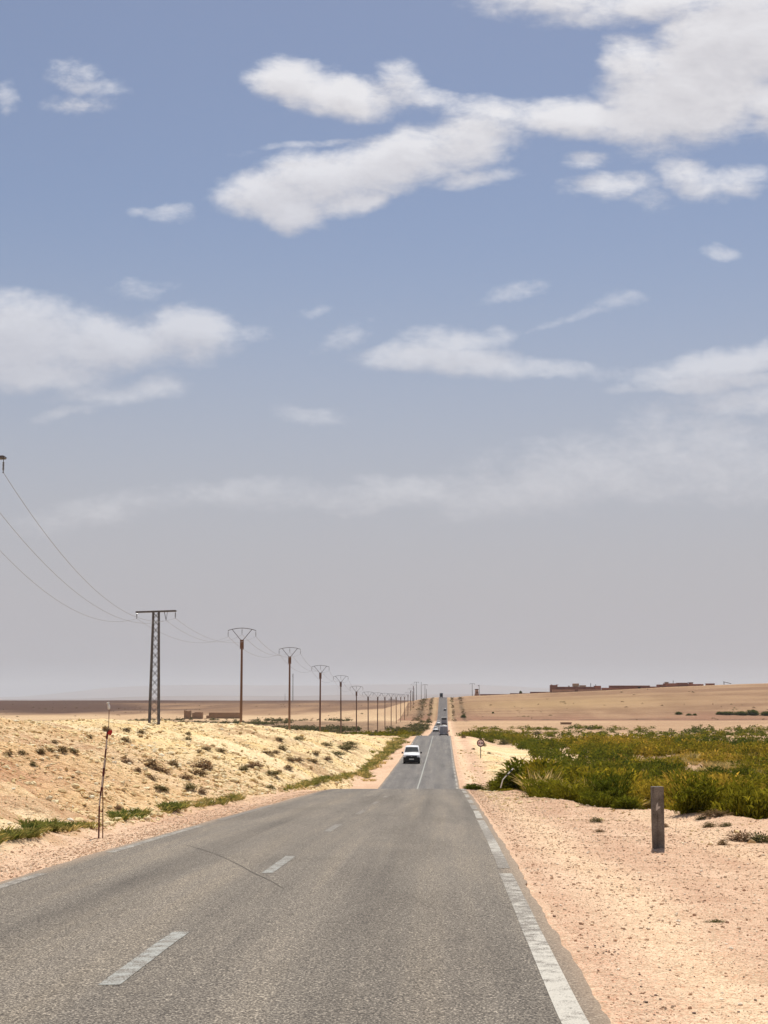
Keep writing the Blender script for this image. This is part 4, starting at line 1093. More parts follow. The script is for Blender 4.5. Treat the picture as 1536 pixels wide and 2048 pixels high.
house('brick_house', 1355, 1132, 'wide low red house with small rooftop rooms at the top of the hill', [('wall', 1317, 1330, 1369, 0, 0, 9, 'brown_wall'), ('wall', 1330.2, 1356, 1366.5, 0, .5, 9, 'red_wall'), ('wall', 1356.2, 1376, 1365.5, 0, 0, 9, 'brown_wall'), ('wall', 1376.2, 1407, 1368, 0, .6, 9, 'red_wall'),
    ('rooftop_room', 1331, 1337, 1364.5, 1366.4, 3, 4, 'tan_wall'), ('roof', 1329, 1339, 1364, 1364.45, 2.5, 5, 'tower_roof'), ('rooftop_room', 1379, 1386, 1365.2, 1367.9, 3, 4, 'pink_wall'), ('roof', 1377, 1387, 1364.6, 1365.1, 2.5, 5, 'tower_roof'), ('chimney', 1346, 1346.8, 1361, 1366.4, 2, .4, 'opening')], G)
house('brick_shed', 1421, 1140, 'small red shed alone right of the wide hilltop house', [('wall', 1414, 1429.5, 1367.2, 0, 0, 6, 'red_wall'), ('roof', 1413.5, 1430, 1366.8, 1367.15, -.3, 6.6, 'brown_wall')], G)
house('boundary_wall', 1030, 1132, 'long low dark red wall along the skyline left of the compound', [('wall', 960, 1020, 1388.2, 0, 0, .8, 'brown_wall'), ('wall', 1020.2, 1060, 1386.4, 0, .3, .8, 'brown_wall'), ('wall', 1060.2, 1101.5, 1383.6, 0, 0, .8, 'brown_wall')], G, 'wall')
def small_tower():
    d = 1148; p = at(953.5, 1391, d); z = gz(p.x, d) - .3
    root = empty('watch_tower', (p.x, d, z), 0, 'small pinkish tower with a dark flat roof between two skyline poles', 'tower')
    h = at(953.5, 1379.5, d).z - z
    m = MB(); m.box((0, 0, h / 2), (3.1, 3.1, h), taper=.72); m.build('wall', M['pink_wall'], root)
    MB().box((0, 0, h + .28), (2.8, 2.8, .55)).build('roof', M['tower_roof'], root, bevel=.05)
    MB().box((0, 0, .55), (3.4, 3.4, 1.1)).build('plinth', M['red_wall'], root, bevel=.05)
    MB().box((.15, -1.42, h * .55), (.7, .5, 1.1)).build('window', M['opening'], root)
small_tower()
# small domed tree by the wall and the well beam on the right skyline
for px, py, d, hp, wp, lab in ((1041, 1387, 1156, 5.5, 6, 'tiny dark tree beside the low skyline wall'),):
    p = at(px, py, d); k = d / F
    plant('small_tree', DOME_ME[1], Vector((p.x, d, gz(p.x, d) - .1)), hp * k + .8, wp * k, .02, lab, 'tree')
def well_beam():
    d = 1165; p = at(1448, 1367, d); z = gz(p.x, d); k = d / F
    root = empty('well_sweep', (p.x, d, z), 0, 'thin dark beam on an upright post at the right end of the skyline', 'well beam')
    MB().bar((0, 0, -.3), (0, 0, 2.3), .45, .4).build('post', M['tower_roof'], root)
    MB().bar((-.6, 0, 2.35), (5.6, 0, .9), .4, .4).build('beam', M['tower_roof'], root)
well_beam()
# ruin and wall on the plain
def ruin():
    d = 915; p = at(386, 1437, d); z = gz(p.x, d) - .2; k = d / F
    root = empty('mud_ruin', (p.x, d, z), 0, 'roofless brown mud ruin of two blocks on the pale plain', 'ruin')
    def X_(px): return at(px, 1400, d).x - p.x
    m = MB()
    x0, x1 = X_(368.5), X_(381.5)
    for (cx, cy, sx, sy, h) in (((x0 + x1) / 2, 0, x1 - x0, .5, 5.0), (x0 + .25, 2.2, .5, 3.8, 4.6), (x1 - .25, 2.2, .5, 3.8, 5.2), ((x0 + x1) / 2, 4.4, x1 - x0, .5, 3.9)):
        m.box((cx, cy, h / 2), (sx, sy, h))
    m.box((x0 + .5, 0, 5.15), (1.0, .48, .5)); m.build('tall_block', M['mud'], root)
    m = MB(); x0, x1 = X_(384.5), X_(405)
    m.box(((x0 + x0 + 1.2) / 2, .3, 1.9), (1.2, .5, 3.8)); m.box(((x0 + x1) / 2 + .4, .3, 2.15), (x1 - x0 - 2.2, .5, 4.3)); m.box((x1 - .35, .3, 2.0), (.7, .5, 4.0)); m.box((x1 - .25, 2.6, 2.1), (.5, 4.0, 4.2)); m.box((x0 + .25, 2.6, 1.7), (.5, 4.0, 3.4)); m.box(((x0 + x1) / 2, 4.9, 1.9), (x1 - x0, .5, 3.8))
    m.build('low_block', M['mud'], root)
    m = MB(); m.box((X_(383), .8, .7), (1.2, .5, 1.4)); m.box((X_(366), .6, .4), (1.6, 1.2, .8), taper=.5); m.build('broken_wall', M['mud'], root)
ruin()
def yard_wall():
    d = 930; p = at(447, 1439, d); z = gz(p.x, d) - .2
    root = empty('mud_wall', (p.x, d, z), 0, 'long low brown mud wall right of the ruin, partly behind the tallest pole', 'wall')
    def X_(px): return at(px, 1400, d).x - p.x
    m = MB(); x = X_(413); end = X_(483); random.seed(5)
    h = 2.1
    while x < end:
        w = random.uniform(.8, 2.4); h = 2.0 + 1.4 * min(1, (x - X_(413)) / (end - X_(413)) * 1.6) + random.uniform(-.25, .25)
        if x > X_(474): h *= .8
        m.box((x + w / 2, random.uniform(-.02, .02), h / 2), (w * 1.004, .55, h)); x += w
    m.build('front_wall', M['mud'], root)
    m = MB(); m.box((X_(481), 5, 1.6), (.6, 10, 3.2)); m.box((X_(447), 10, 1.9), (X_(480) - X_(415), .6, 3.8)); m.build('rear_wall', M['mud'], root)
yard_wall()
def culvert():
    p = hit(1132, 1449); d = p.y; k = d / F
    root = empty('culvert', (p.x, d, p.z - .2), 0, 'low dark stone culvert on the sandy flat beyond the thicket', 'culvert')
    MB().box((0, 0, 2.0 * k), (22 * k, 1.2, 5 * k), taper=.96).build('wall', M['mud'], root, bevel=.05)
    MB().box((0, -.1, 4.8 * k), (23 * k, 1.5, .7 * k)).build('coping', M['mud'], root)
culvert()

# ------------------------------------------------------------------ roadside things
def concrete_post():
    d = 25.4; p = at(1317, 1702, d); g = gz(p.x, d)
    root = empty('marker_post', (p.x, d, g - .05), 0, 'weathered grey concrete post with a chipped white mark on the right gravel', 'marker post')
    h = at(1317, 1573, d).z - g + .05
    m = MB(); m.box((0, 0, h / 2 - .15), (.186, .15, h + .3), taper=1.07); m.build('shaft', M['post'], root, bevel=.008)
    m = MB(); k = d / F
    z0 = h - (1618 - 1573) * k * 1.0
    q = [(-.035, z0 - .005), (-.032, z0 + .075), (-.018, z0 + .105), (-.004, z0 + .125), (.002, z0 + .085), (-.01, z0 + .062), (.018, z0 + .062), (.04, z0 + .06), (.03, z0 + .035), (-.005, z0 + .012), (-.02, z0 - .008)]
    m.poly(q, .006); o = m.build('paint_mark', M['footing'], root); o.location = (-.006, -.0865, 0)
    # loose soil heaped round its foot
    mv = []
    return root
concrete_post()
def sign():
    d = 181.0; p = at(961.5, 1511, d); g = gz(p.x, d); z = min(g, p.z)
    root = empty('road_sign', (p.x, d, z), 0, 'round no overtaking sign with a dark red border on a thin pole', 'road sign')
    c = at(961.5, 1486.2, d).z - z
    MB().tube([(0, .05, -.3), (0, .05, c + .25)], .05, 10).build('pole', M['sign_black'], root)
    MB().disc((0, 0, c), .39, .02, 36).build('plate', M['sign_face'], root)
    MB().disc((0, -.004, c), .46, .035, 36, .335).build('border', M['sign_red'], root)
    def car(x, s_, mat, nm):
        q = [(-.115, -.06), (-.115, .015), (-.085, .025), (-.06, .075), (.06, .075), (.085, .025), (.115, .015), (.115, -.06), (.07, -.06), (.07, -.09), (.035, -.09), (.035, -.06), (-.035, -.06), (-.035, -.09), (-.07, -.09), (-.07, -.06)]
        m = MB(); m.poly([(a * s_, b * s_) for a, b in q], .008); o = m.build(nm, M[mat], root); o.location = (x, -.0205, c)
    car(-.15, 1.1, 'sign_mark_red', 'car_symbol'); car(.15, 1.1, 'sign_black', 'car_symbol')
sign()
def leaning_marker():
    d = 62.5; b = at(1001, 1570, d); t = at(1027, 1537, d); g = gz(b.x, d)
    root = empty('edge_marker', (b.x, d, min(g, b.z)), 0, 'white edge marker stick with black bands leaning to the right', 'marker')
    z0 = b.z - min(g, b.z)
    A = Vector((0, 0, z0 - .12)); B = Vector((t.x - b.x, .1, z0 + t.z - b.z)); Mid = Vector((.10, .02, z0 + .22))
    def P(q): return Mid.lerp(B, q)
    MB().bar(A, Mid, .042, .04).bar(Mid, P(.36), .038, .036).build('white_band', M['white_mark'], root); MB().bar(P(.5), P(.68), .055, .04).build('white_band', M['white_mark'], root); MB().bar(P(.84), B, .062, .04).build('white_band', M['white_mark'], root)
    MB().bar(P(.36), P(.5), .06, .05).build('black_band', M['sign_black'], root); MB().bar(P(.68), P(.84), .06, .05).build('black_band', M['sign_black'], root)
leaning_marker()
def striped_pole():
    d = 29.0
    def W(px, py, dy=0): return at(px, py, d + dy)
    b = W(199, 1640); g = gz(b.x, d)
    root = empty('striped_pole', (b.x, d, g), 0, 'thin leaning red and white banded pole with a red plate and a bottle on top', 'pole')
    def L(px, py, dy=0): return W(px, py, dy) - Vector((b.x, d, g))
    s_ = 80 / 643; 
    def Z(zx, zy, dy=0): return L(170 + zx * s_, 1395 + zy * s_, dy)
    axis = [(228, 1962), (230, 1740), (250, 1580), (266, 1440), (288, 1270), (300, 1130), (322, 970), (338, 825), (350, 665), (364, 545)]
    pts = [Z(*q) for q in axis]; pts[0].z = -.15
    for i, (p, q) in enumerate(zip(pts[:-1], pts[1:])):
        dk = i in (0, 2, 4, 6, 8)
        MB().tube([p, q], .016 if i < 8 else .02, 8).build('dark_band' if dk else 'pale_band', M['band_red' if dk else 'band_white'], root)
    leg = MB(); q = [Z(294, 1960, .06), Z(288, 1700, .05), Z(282, 1450, .03), Z(318, 1120, .02), Z(330, 1000, .02)]; q[0].z = -.15
    leg.tube(q, .011, 7); leg.tube([Z(230, 1830), Z(290, 1830, .05)], .008, 6); leg.build('prop_leg', M['rust'], root)
    a, c = Z(362, 530, -.025), Z(425, 610, -.025)
    m = MB(); m.add([(a.x - .005, a.y, c.z + .035), (c.x - .015, a.y, c.z), (c.x + .015, a.y, c.z + .06), (c.x + .005, a.y, a.z + .012), (a.x + .03, a.y, a.z),
                     (a.x - .005, a.y + .018, c.z + .035), (c.x - .015, a.y + .018, c.z), (c.x + .015, a.y + .018, c.z + .06), (c.x + .005, a.y + .018, a.z + .012), (a.x + .03, a.y + .018, a.z)],
                    [(0, 1, 2, 3, 4), (9, 8, 7, 6, 5), (0, 5, 6, 1), (1, 6, 7, 2), (2, 7, 8, 3), (3, 8, 9, 4), (4, 9, 5, 0)]); m.build('red_plate', M['red'], root)
    MB().tube([Z(372, 560), Z(382, 440), Z(388, 190)], .007, 6).build('top_rod', M['rust'], root)
    m = MB(); m.tube([Z(386, 192), Z(384, 170), Z(384, 140), Z(378, 112), Z(372, 100)], [.016, .026, .027, .018, .012], 10); m.build('bottle', M['rag'], root, True)
    m = MB(); m.tube([Z(352, 92), Z(388, 84)], [.014, .017], 8); m.build('bottle_cap', M['white_mark'], root)
striped_pole()
# pale stone standing in the far scrub, left of the road
p = hit(807, 1471)
if p:
    m = MB(); m.add([tuple(Vector(v) * .62 * random.uniform(.85, 1.1)) for v in ICO_V], [tuple(f) for f in ICO_F]); o = m.build('boulder', M['footing']); o.location = p + Vector((0, 0, .45)); o.scale = (1, .8, 1.2)
    tag(o, 'pale grey boulder at the end of the grassy verge by the dip', 'boulder')

# ------------------------------------------------------------------ vehicles
def loft(st, mat_of=None):
    """stations: (y, half widths bottom/middle/belt/top, heights bottom/middle/belt/top)"""
    m = MB(); rings = []
    for y, w, z in st:
        ring = [(-w[0], y, z[0]), (-w[1], y, z[1]), (-w[2], y, z[2]), (-w[3], y, z[3] - .05), (-w[3] * .86, y, z[3]), (0, y, z[3] + .025),
                (w[3] * .86, y, z[3]), (w[3], y, z[3] - .05), (w[2], y, z[2]), (w[1], y, z[1]), (w[0], y, z[0])]
        rings.append(ring)
    n = 11; vs = [p for r in rings for p in r]; fs = []
    for i in range(len(rings) - 1):
        for k in range(n): fs.append((i * n + k, (i + 1) * n + k, (i + 1) * n + (k + 1) % n, i * n + (k + 1) % n))
    fs.append(tuple(range(n))); fs.append(tuple(range(len(vs) - 1, len(vs) - n - 1, -1)))
    return m.add(vs, fs)
def wheels(root, xs, ys, r, w):
    for y in ys:
        for s_ in (-1, 1):
            t = MB(); t.tube([(s_ * (xs - w / 2) , y, r), (s_ * (xs - w / 2 + .03), y, r), (s_ * (xs + w / 2 - .03), y, r), (s_ * (xs + w / 2), y, r)], [r * .93, r, r, r * .93], 22)
            o = t.build('wheel', M['rubber'], root, False)
            MB().tube([(s_ * (xs + w / 2 - .01), y, r), (s_ * (xs + w / 2 + .012), y, r)], [r * .64, r * .58], 18).build('rim', M['steel'], o)
def make_van():
    root = empty('delivery_van', (0, 0, 0), 0, 'white van with black bumper driving towards the camera in the left lane', 'van')
    st = [(.00, (.74, .80, .80, .72), (.24, .50, .80, .88)), (.10, (.78, .86, .86, .80), (.22, .52, .90, .99)), (.50, (.80, .885, .885, .82), (.20, .55, 1.0, 1.09)),
          (.95, (.80, .89, .89, .83), (.20, .55, 1.06, 1.15)), (1.18, (.80, .89, .89, .80), (.20, .55, 1.08, 1.30)), (1.72, (.80, .89, .88, .68), (.20, .55, 1.10, 1.72)),
          (2.0, (.80, .89, .88, .68), (.20, .55, 1.10, 1.81)), (2.8, (.80, .89, .88, .70), (.20, .55, 1.10, 1.86)), (4.1, (.80, .89, .88, .70), (.22, .55, 1.10, 1.84)), (4.35, (.78, .86, .86, .66), (.3, .55, 1.1, 1.76))]
    loft(st).build('body', M['white_paint'], root, True)
    # windscreen lies 8 mm proud of the sloping front
    def ws(y): return np.interp(y, [.95, 1.18, 1.72, 2.0], [1.15, 1.30, 1.72, 1.81])
    m = MB(); vs = []
    for y, hw in ((1.02, .77), (1.18, .75), (1.72, .64)):
        for q in (-1, -.5, 0, .5, 1): vs.append((q * hw, y - .012, ws(y) + .022 * (1 - abs(q)) + .012))
    m.add(vs, [(r_ * 5 + k, r_ * 5 + k + 1, r_ * 5 + k + 6, r_ * 5 + k + 5) for r_ in (0, 1) for k in range(4)]); m.build('windscreen', M['glass'], root)
    b = MB(); b.box((0, .03, .46), (1.77, .30, .50)); b.box((0, -.02, .30), (1.6, .22, .26)); b.box((0, .0, .70), (1.2, .12, .20)); b.build('bumper', M['black'], root, bevel=.05)
    g = MB(); g.box((0, -.045, .765), (1.12, .10, .15)); 
    for zz in (.73, .765, .80): g.box((0, -.105, zz), (1.05, .03, .018))
    gr = g.build('grille', M['black'], root)
    MB().disc((0, -.125, .80), .055, .02, 16).build('badge', M['steel'], gr)
    for s_ in (-1, 1):
        h = MB(); h.add([(s_ * .56, -.03, .72), (s_ * .83, .03, .76), (s_ * .84, .10, .93), (s_ * .60, -.01, .86), (s_ * .56, .12, .72), (s_ * .83, .2, .76), (s_ * .84, .25, .93), (s_ * .60, .16, .86)],
                        [(0, 1, 2, 3), (7, 6, 5, 4), (0, 4, 5, 1), (1, 5, 6, 2), (2, 6, 7, 3), (3, 7, 4, 0)]); h.build('headlight', M['lamp'], root)
        mi = MB(); mi.box((s_ * 1.02, 1.28, 1.15), (.17, .10, .20)); mi.bar((s_ * .88, 1.28, 1.10), (s_ * .97, 1.28, 1.12), .05); mi.build('wing_mirror', M['black'], root, bevel=.02)
        w_ = MB(); w_.add([(s_ * .893, 1.55, 1.13), (s_ * .893, 2.55, 1.13), (s_ * .775, 2.55, 1.62), (s_ * .785, 1.95, 1.62), (s_ * .84, 1.62, 1.32)], [(0, 1, 2, 3, 4)]); w_.build('side_window', M['glass'], root)
    pl = MB(); pl.box((0, -.14, .50), (.52, .02, .115)); po = pl.build('number_plate', M['plate'], root)
    wheels(root, .80, (.78, 3.55), .31, .19)
    return root
van = make_van()
def put(o, d, off, facing, drop=0.0):
    """set a vehicle on the road d metres ahead; facing = 0 towards the camera, 1 away"""
    slope = (float(rz(d + 2)) - float(rz(d - 2))) / 4; head = (float(rc(d + 2)) - float(rc(d - 2))) / 4
    o.location = (float(rc(d)) + off, d, float(rz(d)) - drop)
    e = Euler((math.atan(slope), 0, -math.atan(head)))
    if facing: o.rotation_euler = (Matrix.Rotation(-math.atan(head), 4, 'Z') @ Matrix.Rotation(math.atan(slope), 4, 'X') @ Matrix.Rotation(math.pi, 4, 'Z')).to_euler()
    else: o.rotation_euler = e
put(van, 161.5, -1.55, 0)
v2 = copy_tree(van); v2['label'] = 'nearer of the two white vans behind the box van, dark windscreen'; put(v2, 545, -1.6, 0); v2['category'] = 'van'
v3 = copy_tree(van); v3['label'] = 'further white van just behind the other, beside the lorry'; put(v3, 705, -1.35, 0)
for o in (van, v2, v3): o['group'] = 'white vans coming towards the camera'
def make_box_van():
    root = empty('box_van', (0, 0, 0), 0, 'tall white van seen from behind, rear shade painted grey, driving away before the dip', 'van')
    # rear at y = 0, nose towards +y
    st = [(0, (.86, .96, .97, .86), (.42, .75, 1.3, 2.34)), (.12, (.90, .99, 1.0, .90), (.38, .72, 1.3, 2.44)), (3.9, (.90, .99, 1.0, .90), (.38, .72, 1.3, 2.46)), (4.3, (.90, .98, .97, .82), (.38, .72, 1.25, 2.25)),
          (5.0, (.88, .96, .93, .82), (.38, .72, 1.12, 1.42)), (5.6, (.82, .9, .86, .74), (.38, .6, .95, 1.02))]
    loft(st).build('body', M['white_paint'], root, True)
    for s_ in (-1, 1):
        dr = MB(); dr.add([(s_ * .015, -.02, .62), (s_ * .84, -.02, .62), (s_ * .86, -.02, 1.3), (s_ * .77, -.012, 2.24), (s_ * .015, -.012, 2.26), (s_ * .015, .02, .62), (s_ * .84, .02, .62), (s_ * .86, .02, 1.3), (s_ * .77, .02, 2.24), (s_ * .015, .02, 2.26)],
                           [(0, 1, 2, 3, 4), (9, 8, 7, 6, 5), (0, 5, 6, 1), (1, 6, 7, 2), (2, 7, 8, 3), (3, 8, 9, 4), (4, 9, 5, 0)]); do = dr.build('rear_door', M['grey_and_shade'], root)  # doors of a white van, their shade painted in as grey
        MB().box((s_ * .08, -.045, 1.2), (.04, .03, .16)).build('handle', M['black'], do)
        MB().box((s_ * .90, -.03, 1.05), (.10, .06, .34)).build('tail_light', M['red_lamp'], root, bevel=.015)
        mi = MB(); mi.box((s_ * 1.18, 4.25, 1.32), (.22, .12, .34)); mi.bar((s_ * .98, 4.25, 1.25), (s_ * 1.12, 4.25, 1.28), .06); mi.build('wing_mirror', M['black'], root, bevel=.02)
    b = MB(); b.box((0, -.06, .50), (1.82, .2, .2)); b.build('rear_bumper', M['black'], root, bevel=.03)
    MB().box((0, -.17, .62), (.5, .02, .12)).build('number_plate', M['plate'], root)
    wheels(root, .88, (1.0, 4.6), .34, .22)
    return root
bv = make_box_van(); put(bv, 335, 1.75, 0)
def make_lorry(lab, load='dark_paint', rear='grey_and_shade'):
    # rear at y = 0, cab at +y
    root = empty('lorry', (0, 0, 0), 0, lab, 'lorry')
    m = MB(); m.box((0, 3.5, .95), (1.0, 7.0, .22)); m.build('chassis', M['black'], root)
    m = MB(); m.box((0, 2.6, 1.22), (2.45, 5.2, .3)); m.box((0, .06, 1.9), (2.45, .1, 1.2)); m.box((-1.18, 2.6, 1.9), (.1, 5.0, 1.2)); m.box((1.18, 2.6, 1.9), (.1, 5.0, 1.2)); m.box((0, 5.15, 2.4), (2.45, .1, 2.2)); m.build('cargo_bed', M[rear], root)
    m = MB(); m.box((0, 2.6, 2.75), (2.25, 4.9, 1.6), taper=.97); m.build('load', M[load], root, bevel=.08)
    m = MB(); m.box((0, 2.55, 3.68), (2.5, 5.2, .22)); m.build('canopy', M['plate'], root, bevel=.05)
    m = loft([(5.5, (1.1, 1.15, 1.15, 1.1), (.7, 1.2, 1.9, 2.9)), (7.0, (1.1, 1.15, 1.15, 1.08), (.6, 1.2, 1.9, 2.85)), (7.35, (1.1, 1.15, 1.15, 1.05), (.5, 1.1, 1.6, 1.75))]); m.build('cab', M['dark_paint'], root)
    m = MB(); m.add([(-.98, 7.36, 1.78), (.98, 7.36, 1.78), (.96, 7.06, 2.72), (-.96, 7.06, 2.72)], [(0, 1, 2, 3)]); m.build('windscreen', M['glass'], root)
    m = MB(); m.box((0, -.02, .75), (2.3, .14, .2)); m.build('rear_bumper', M['black'], root, bevel=.02)
    for s_ in (-1, 1):
        MB().box((s_ * .95, -.1, .78), (.28, .06, .14)).build('tail_light', M['red_lamp'], root)
        MB().box((s_ * .85, 7.39, .95), (.26, .05, .18)).build('headlight', M['lamp'], root)
    wheels(root, 1.02, (1.3, 6.4), .5, .3)
    return root
lor = make_lorry('tall lorry with a dark load and pale canopy edge seen from behind', 'brown_load' if 'brown_load' in M else 'dark_paint'); put(lor, 690, 1.35, 0)
lor2 = copy_tree(lor); lor2['label'] = 'tiny dark lorry at the top of the far slope where the road ends'; put(lor2, 1125, -1.3, 1)
for o in (lor, lor2): o['group'] = 'lorries on the far road'
def make_car():
    root = empty('dark_car', (0, 0, 0), 0, 'small dark car climbing the far slope in the right lane', 'car')
    st = [(0, (.7, .8, .8, .72), (.35, .6, .88, .95)), (.5, (.75, .86, .86, .62), (.25, .6, .92, 1.38)), (1.2, (.75, .87, .87, .62), (.22, .6, .92, 1.48)), (2.2, (.75, .87, .87, .62), (.22, .6, .92, 1.46)), (2.95, (.75, .86, .86, .76), (.22, .6, .9, 1.0)), (3.9, (.7, .8, .8, .7), (.25, .55, .72, .78))]
    loft(st).build('body', M['dark_paint'], root, True)
    m = MB(); m.add([(-.66, .06, 1.0), (.66, .06, 1.0), (.56, .44, 1.34), (-.56, .44, 1.34)], [(0, 1, 2, 3)]); m.build('rear_window', M['glass'], root)
    for s_ in (-1, 1): MB().box((s_ * .68, -.01, .80), (.16, .05, .16)).build('tail_light', M['red_lamp'], root)
    MB().box((0, -.03, .45), (1.5, .1, .16)).build('rear_bumper', M['black'], root, bevel=.03); MB().box((0, -.02, .72), (.5, .03, .12)).build('number_plate', M['plate'], root)
    wheels(root, .76, (.75, 3.15), .3, .19)
    return root
put(make_car(), 968, 1.5, 0)

#==SKY==
# ------------------------------------------------------------------ haze, sun, sky, camera
SUN_EL, SUN_AZ = R(66), R(12)            # azimuth measured from straight ahead towards the right
def haze():
    m = MB(); m.box((0, 0, 172.5), (92000, 92000, 505.0)); o = m.build('haze', [])
    mt = bpy.data.materials.new('haze_air'); mt.use_nodes = True; t = mt.node_tree; t.nodes.clear()
    out = t.nodes.new('ShaderNodeOutputMaterial'); v_ = t.nodes.new('ShaderNodeVolumePrincipled')
    v_.inputs['Color'].default_value = (.85, .87, .885, 1); v_.inputs['Density'].default_value = HAZE_DENSITY; v_.inputs['Anisotropy'].default_value = 0.0
    t.links.new(v_.outputs[0], out.inputs['Volume']); o.data.materials.append(mt)
    tag(o, 'grey dusty haze lying over the plain', 'haze', None, 'stuff')
HAZE_DENSITY = 0.46e-4
haze()

sun = bpy.data.lights.new('sun', 'SUN'); sun.energy = 4.2; sun.angle = R(.55); sun.color = (1.0, .955, .88)
so = bpy.data.objects.new('sun', sun); link(so)
sd = Vector((math.sin(SUN_AZ) * math.cos(SUN_EL), math.cos(SUN_AZ) * math.cos(SUN_EL), math.sin(SUN_EL)))
so.rotation_euler = (-sd).to_track_quat('-Z', 'Y').to_euler(); so.location = (0, 0, 200)

CLOUDS = [  # photo column, row, half width, half height, tilt (deg, + = rising to the right), weight
 (550, 395, 120, 52, -6, 1.0), (640, 365, 180, 58, 8, 1.0), (790, 325, 190, 58, 13, 1.0), (920, 290, 140, 56, 16, 0.9), (935, 358, 92, 22, 6, 0.78), (585, 432, 66, 44, 0, 1.0), (455, 388, 36, 24, 0, 0.8), (640, 288, 140, 9, 7, 0.42),
 (700, 400, 90, 30, 12, 0.86), (590, 160, 86, 46, -8, 1.0), (680, 190, 120, 42, -10, 1.0), (800, 170, 60, 46, -30, 0.75), (850, 195, 90, 24, -12, 0.75), (1000, 225, 150, 30, -4, 0.8), (1150, 235, 150, 38, -2, 1.0), (1270, 250, 100, 48, -10, 0.95),
 (1370, 180, 170, 110, 20, 1.15), (1470, 90, 160, 120, 20, 1.2), (1260, 130, 70, 60, 30, 0.9), (1420, 240, 110, 50, 10, 0.8), (1540, 200, 90, 70, 0, 0.9), (1350, 280, 80, 36, 0, 0.6), (1120, 0, 200, 48, -6, 0.85), (1310, 5, 110, 40, 0, 0.9),
 (1165, 318, 58, 20, 0, 0.62), (1225, 370, 90, 28, 4, 0.75), (1385, 362, 72, 44, -10, 0.85), (1480, 358, 80, 30, 4, 0.75), (1300, 400, 50, 22, -20, 0.5), (160, 158, 76, 34, -14, 0.56), (160, 208, 76, 18, 0, 0.46), (12, 192, 34, 38, 0, 0.52),
 (345, 425, 50, 17, -6, 0.5), (285, 420, 30, 13, 0, 0.42), (40, 680, 190, 88, -6, 1.0), (200, 690, 170, 56, 0, 1.0), (380, 668, 100, 56, -6, 0.95), (60, 750, 170, 40, 0, 0.9), (220, 785, 150, 26, 4, 0.65), (300, 775, 56, 26, 14, 0.7),
 (130, 825, 70, 16, 14, 0.5), (280, 580, 62, 18, 4, 0.36), (900, 722, 180, 32, -2, 0.95), (900, 690, 100, 36, 0, 0.85), (995, 672, 46, 20, 12, 0.62), (1080, 732, 110, 20, -6, 0.75), (690, 676, 64, 22, 26, 0.54), (515, 668, 40, 15, 0, 0.46),
 (1035, 582, 74, 18, 14, 0.54), (1150, 634, 84, 10, 14, 0.4), (1240, 606, 54, 19, 10, 0.5), (640, 622, 46, 12, 10, 0.42), (1440, 508, 40, 18, -6, 0.55), (1460, 728, 170, 34, 10, 0.9), (1440, 765, 150, 22, 2, 0.86), (1520, 800, 150, 34, 4, 0.8),
 (1250, 776, 36, 10, 4, 0.5), (1420, 850, 200, 50, 0, 0.6), (1200, 748, 110, 13, -6, 0.38), (1300, 930, 360, 80, 6, 0.72), (1480, 930, 200, 90, 0, 0.72), (1100, 975, 300, 54, 6, 0.74), (760, 990, 240, 34, 0, 0.66), (500, 985, 170, 30, 6, 0.6),
 (200, 1020, 210, 36, 10, 0.52), (620, 830, 90, 18, -8, 0.46)]

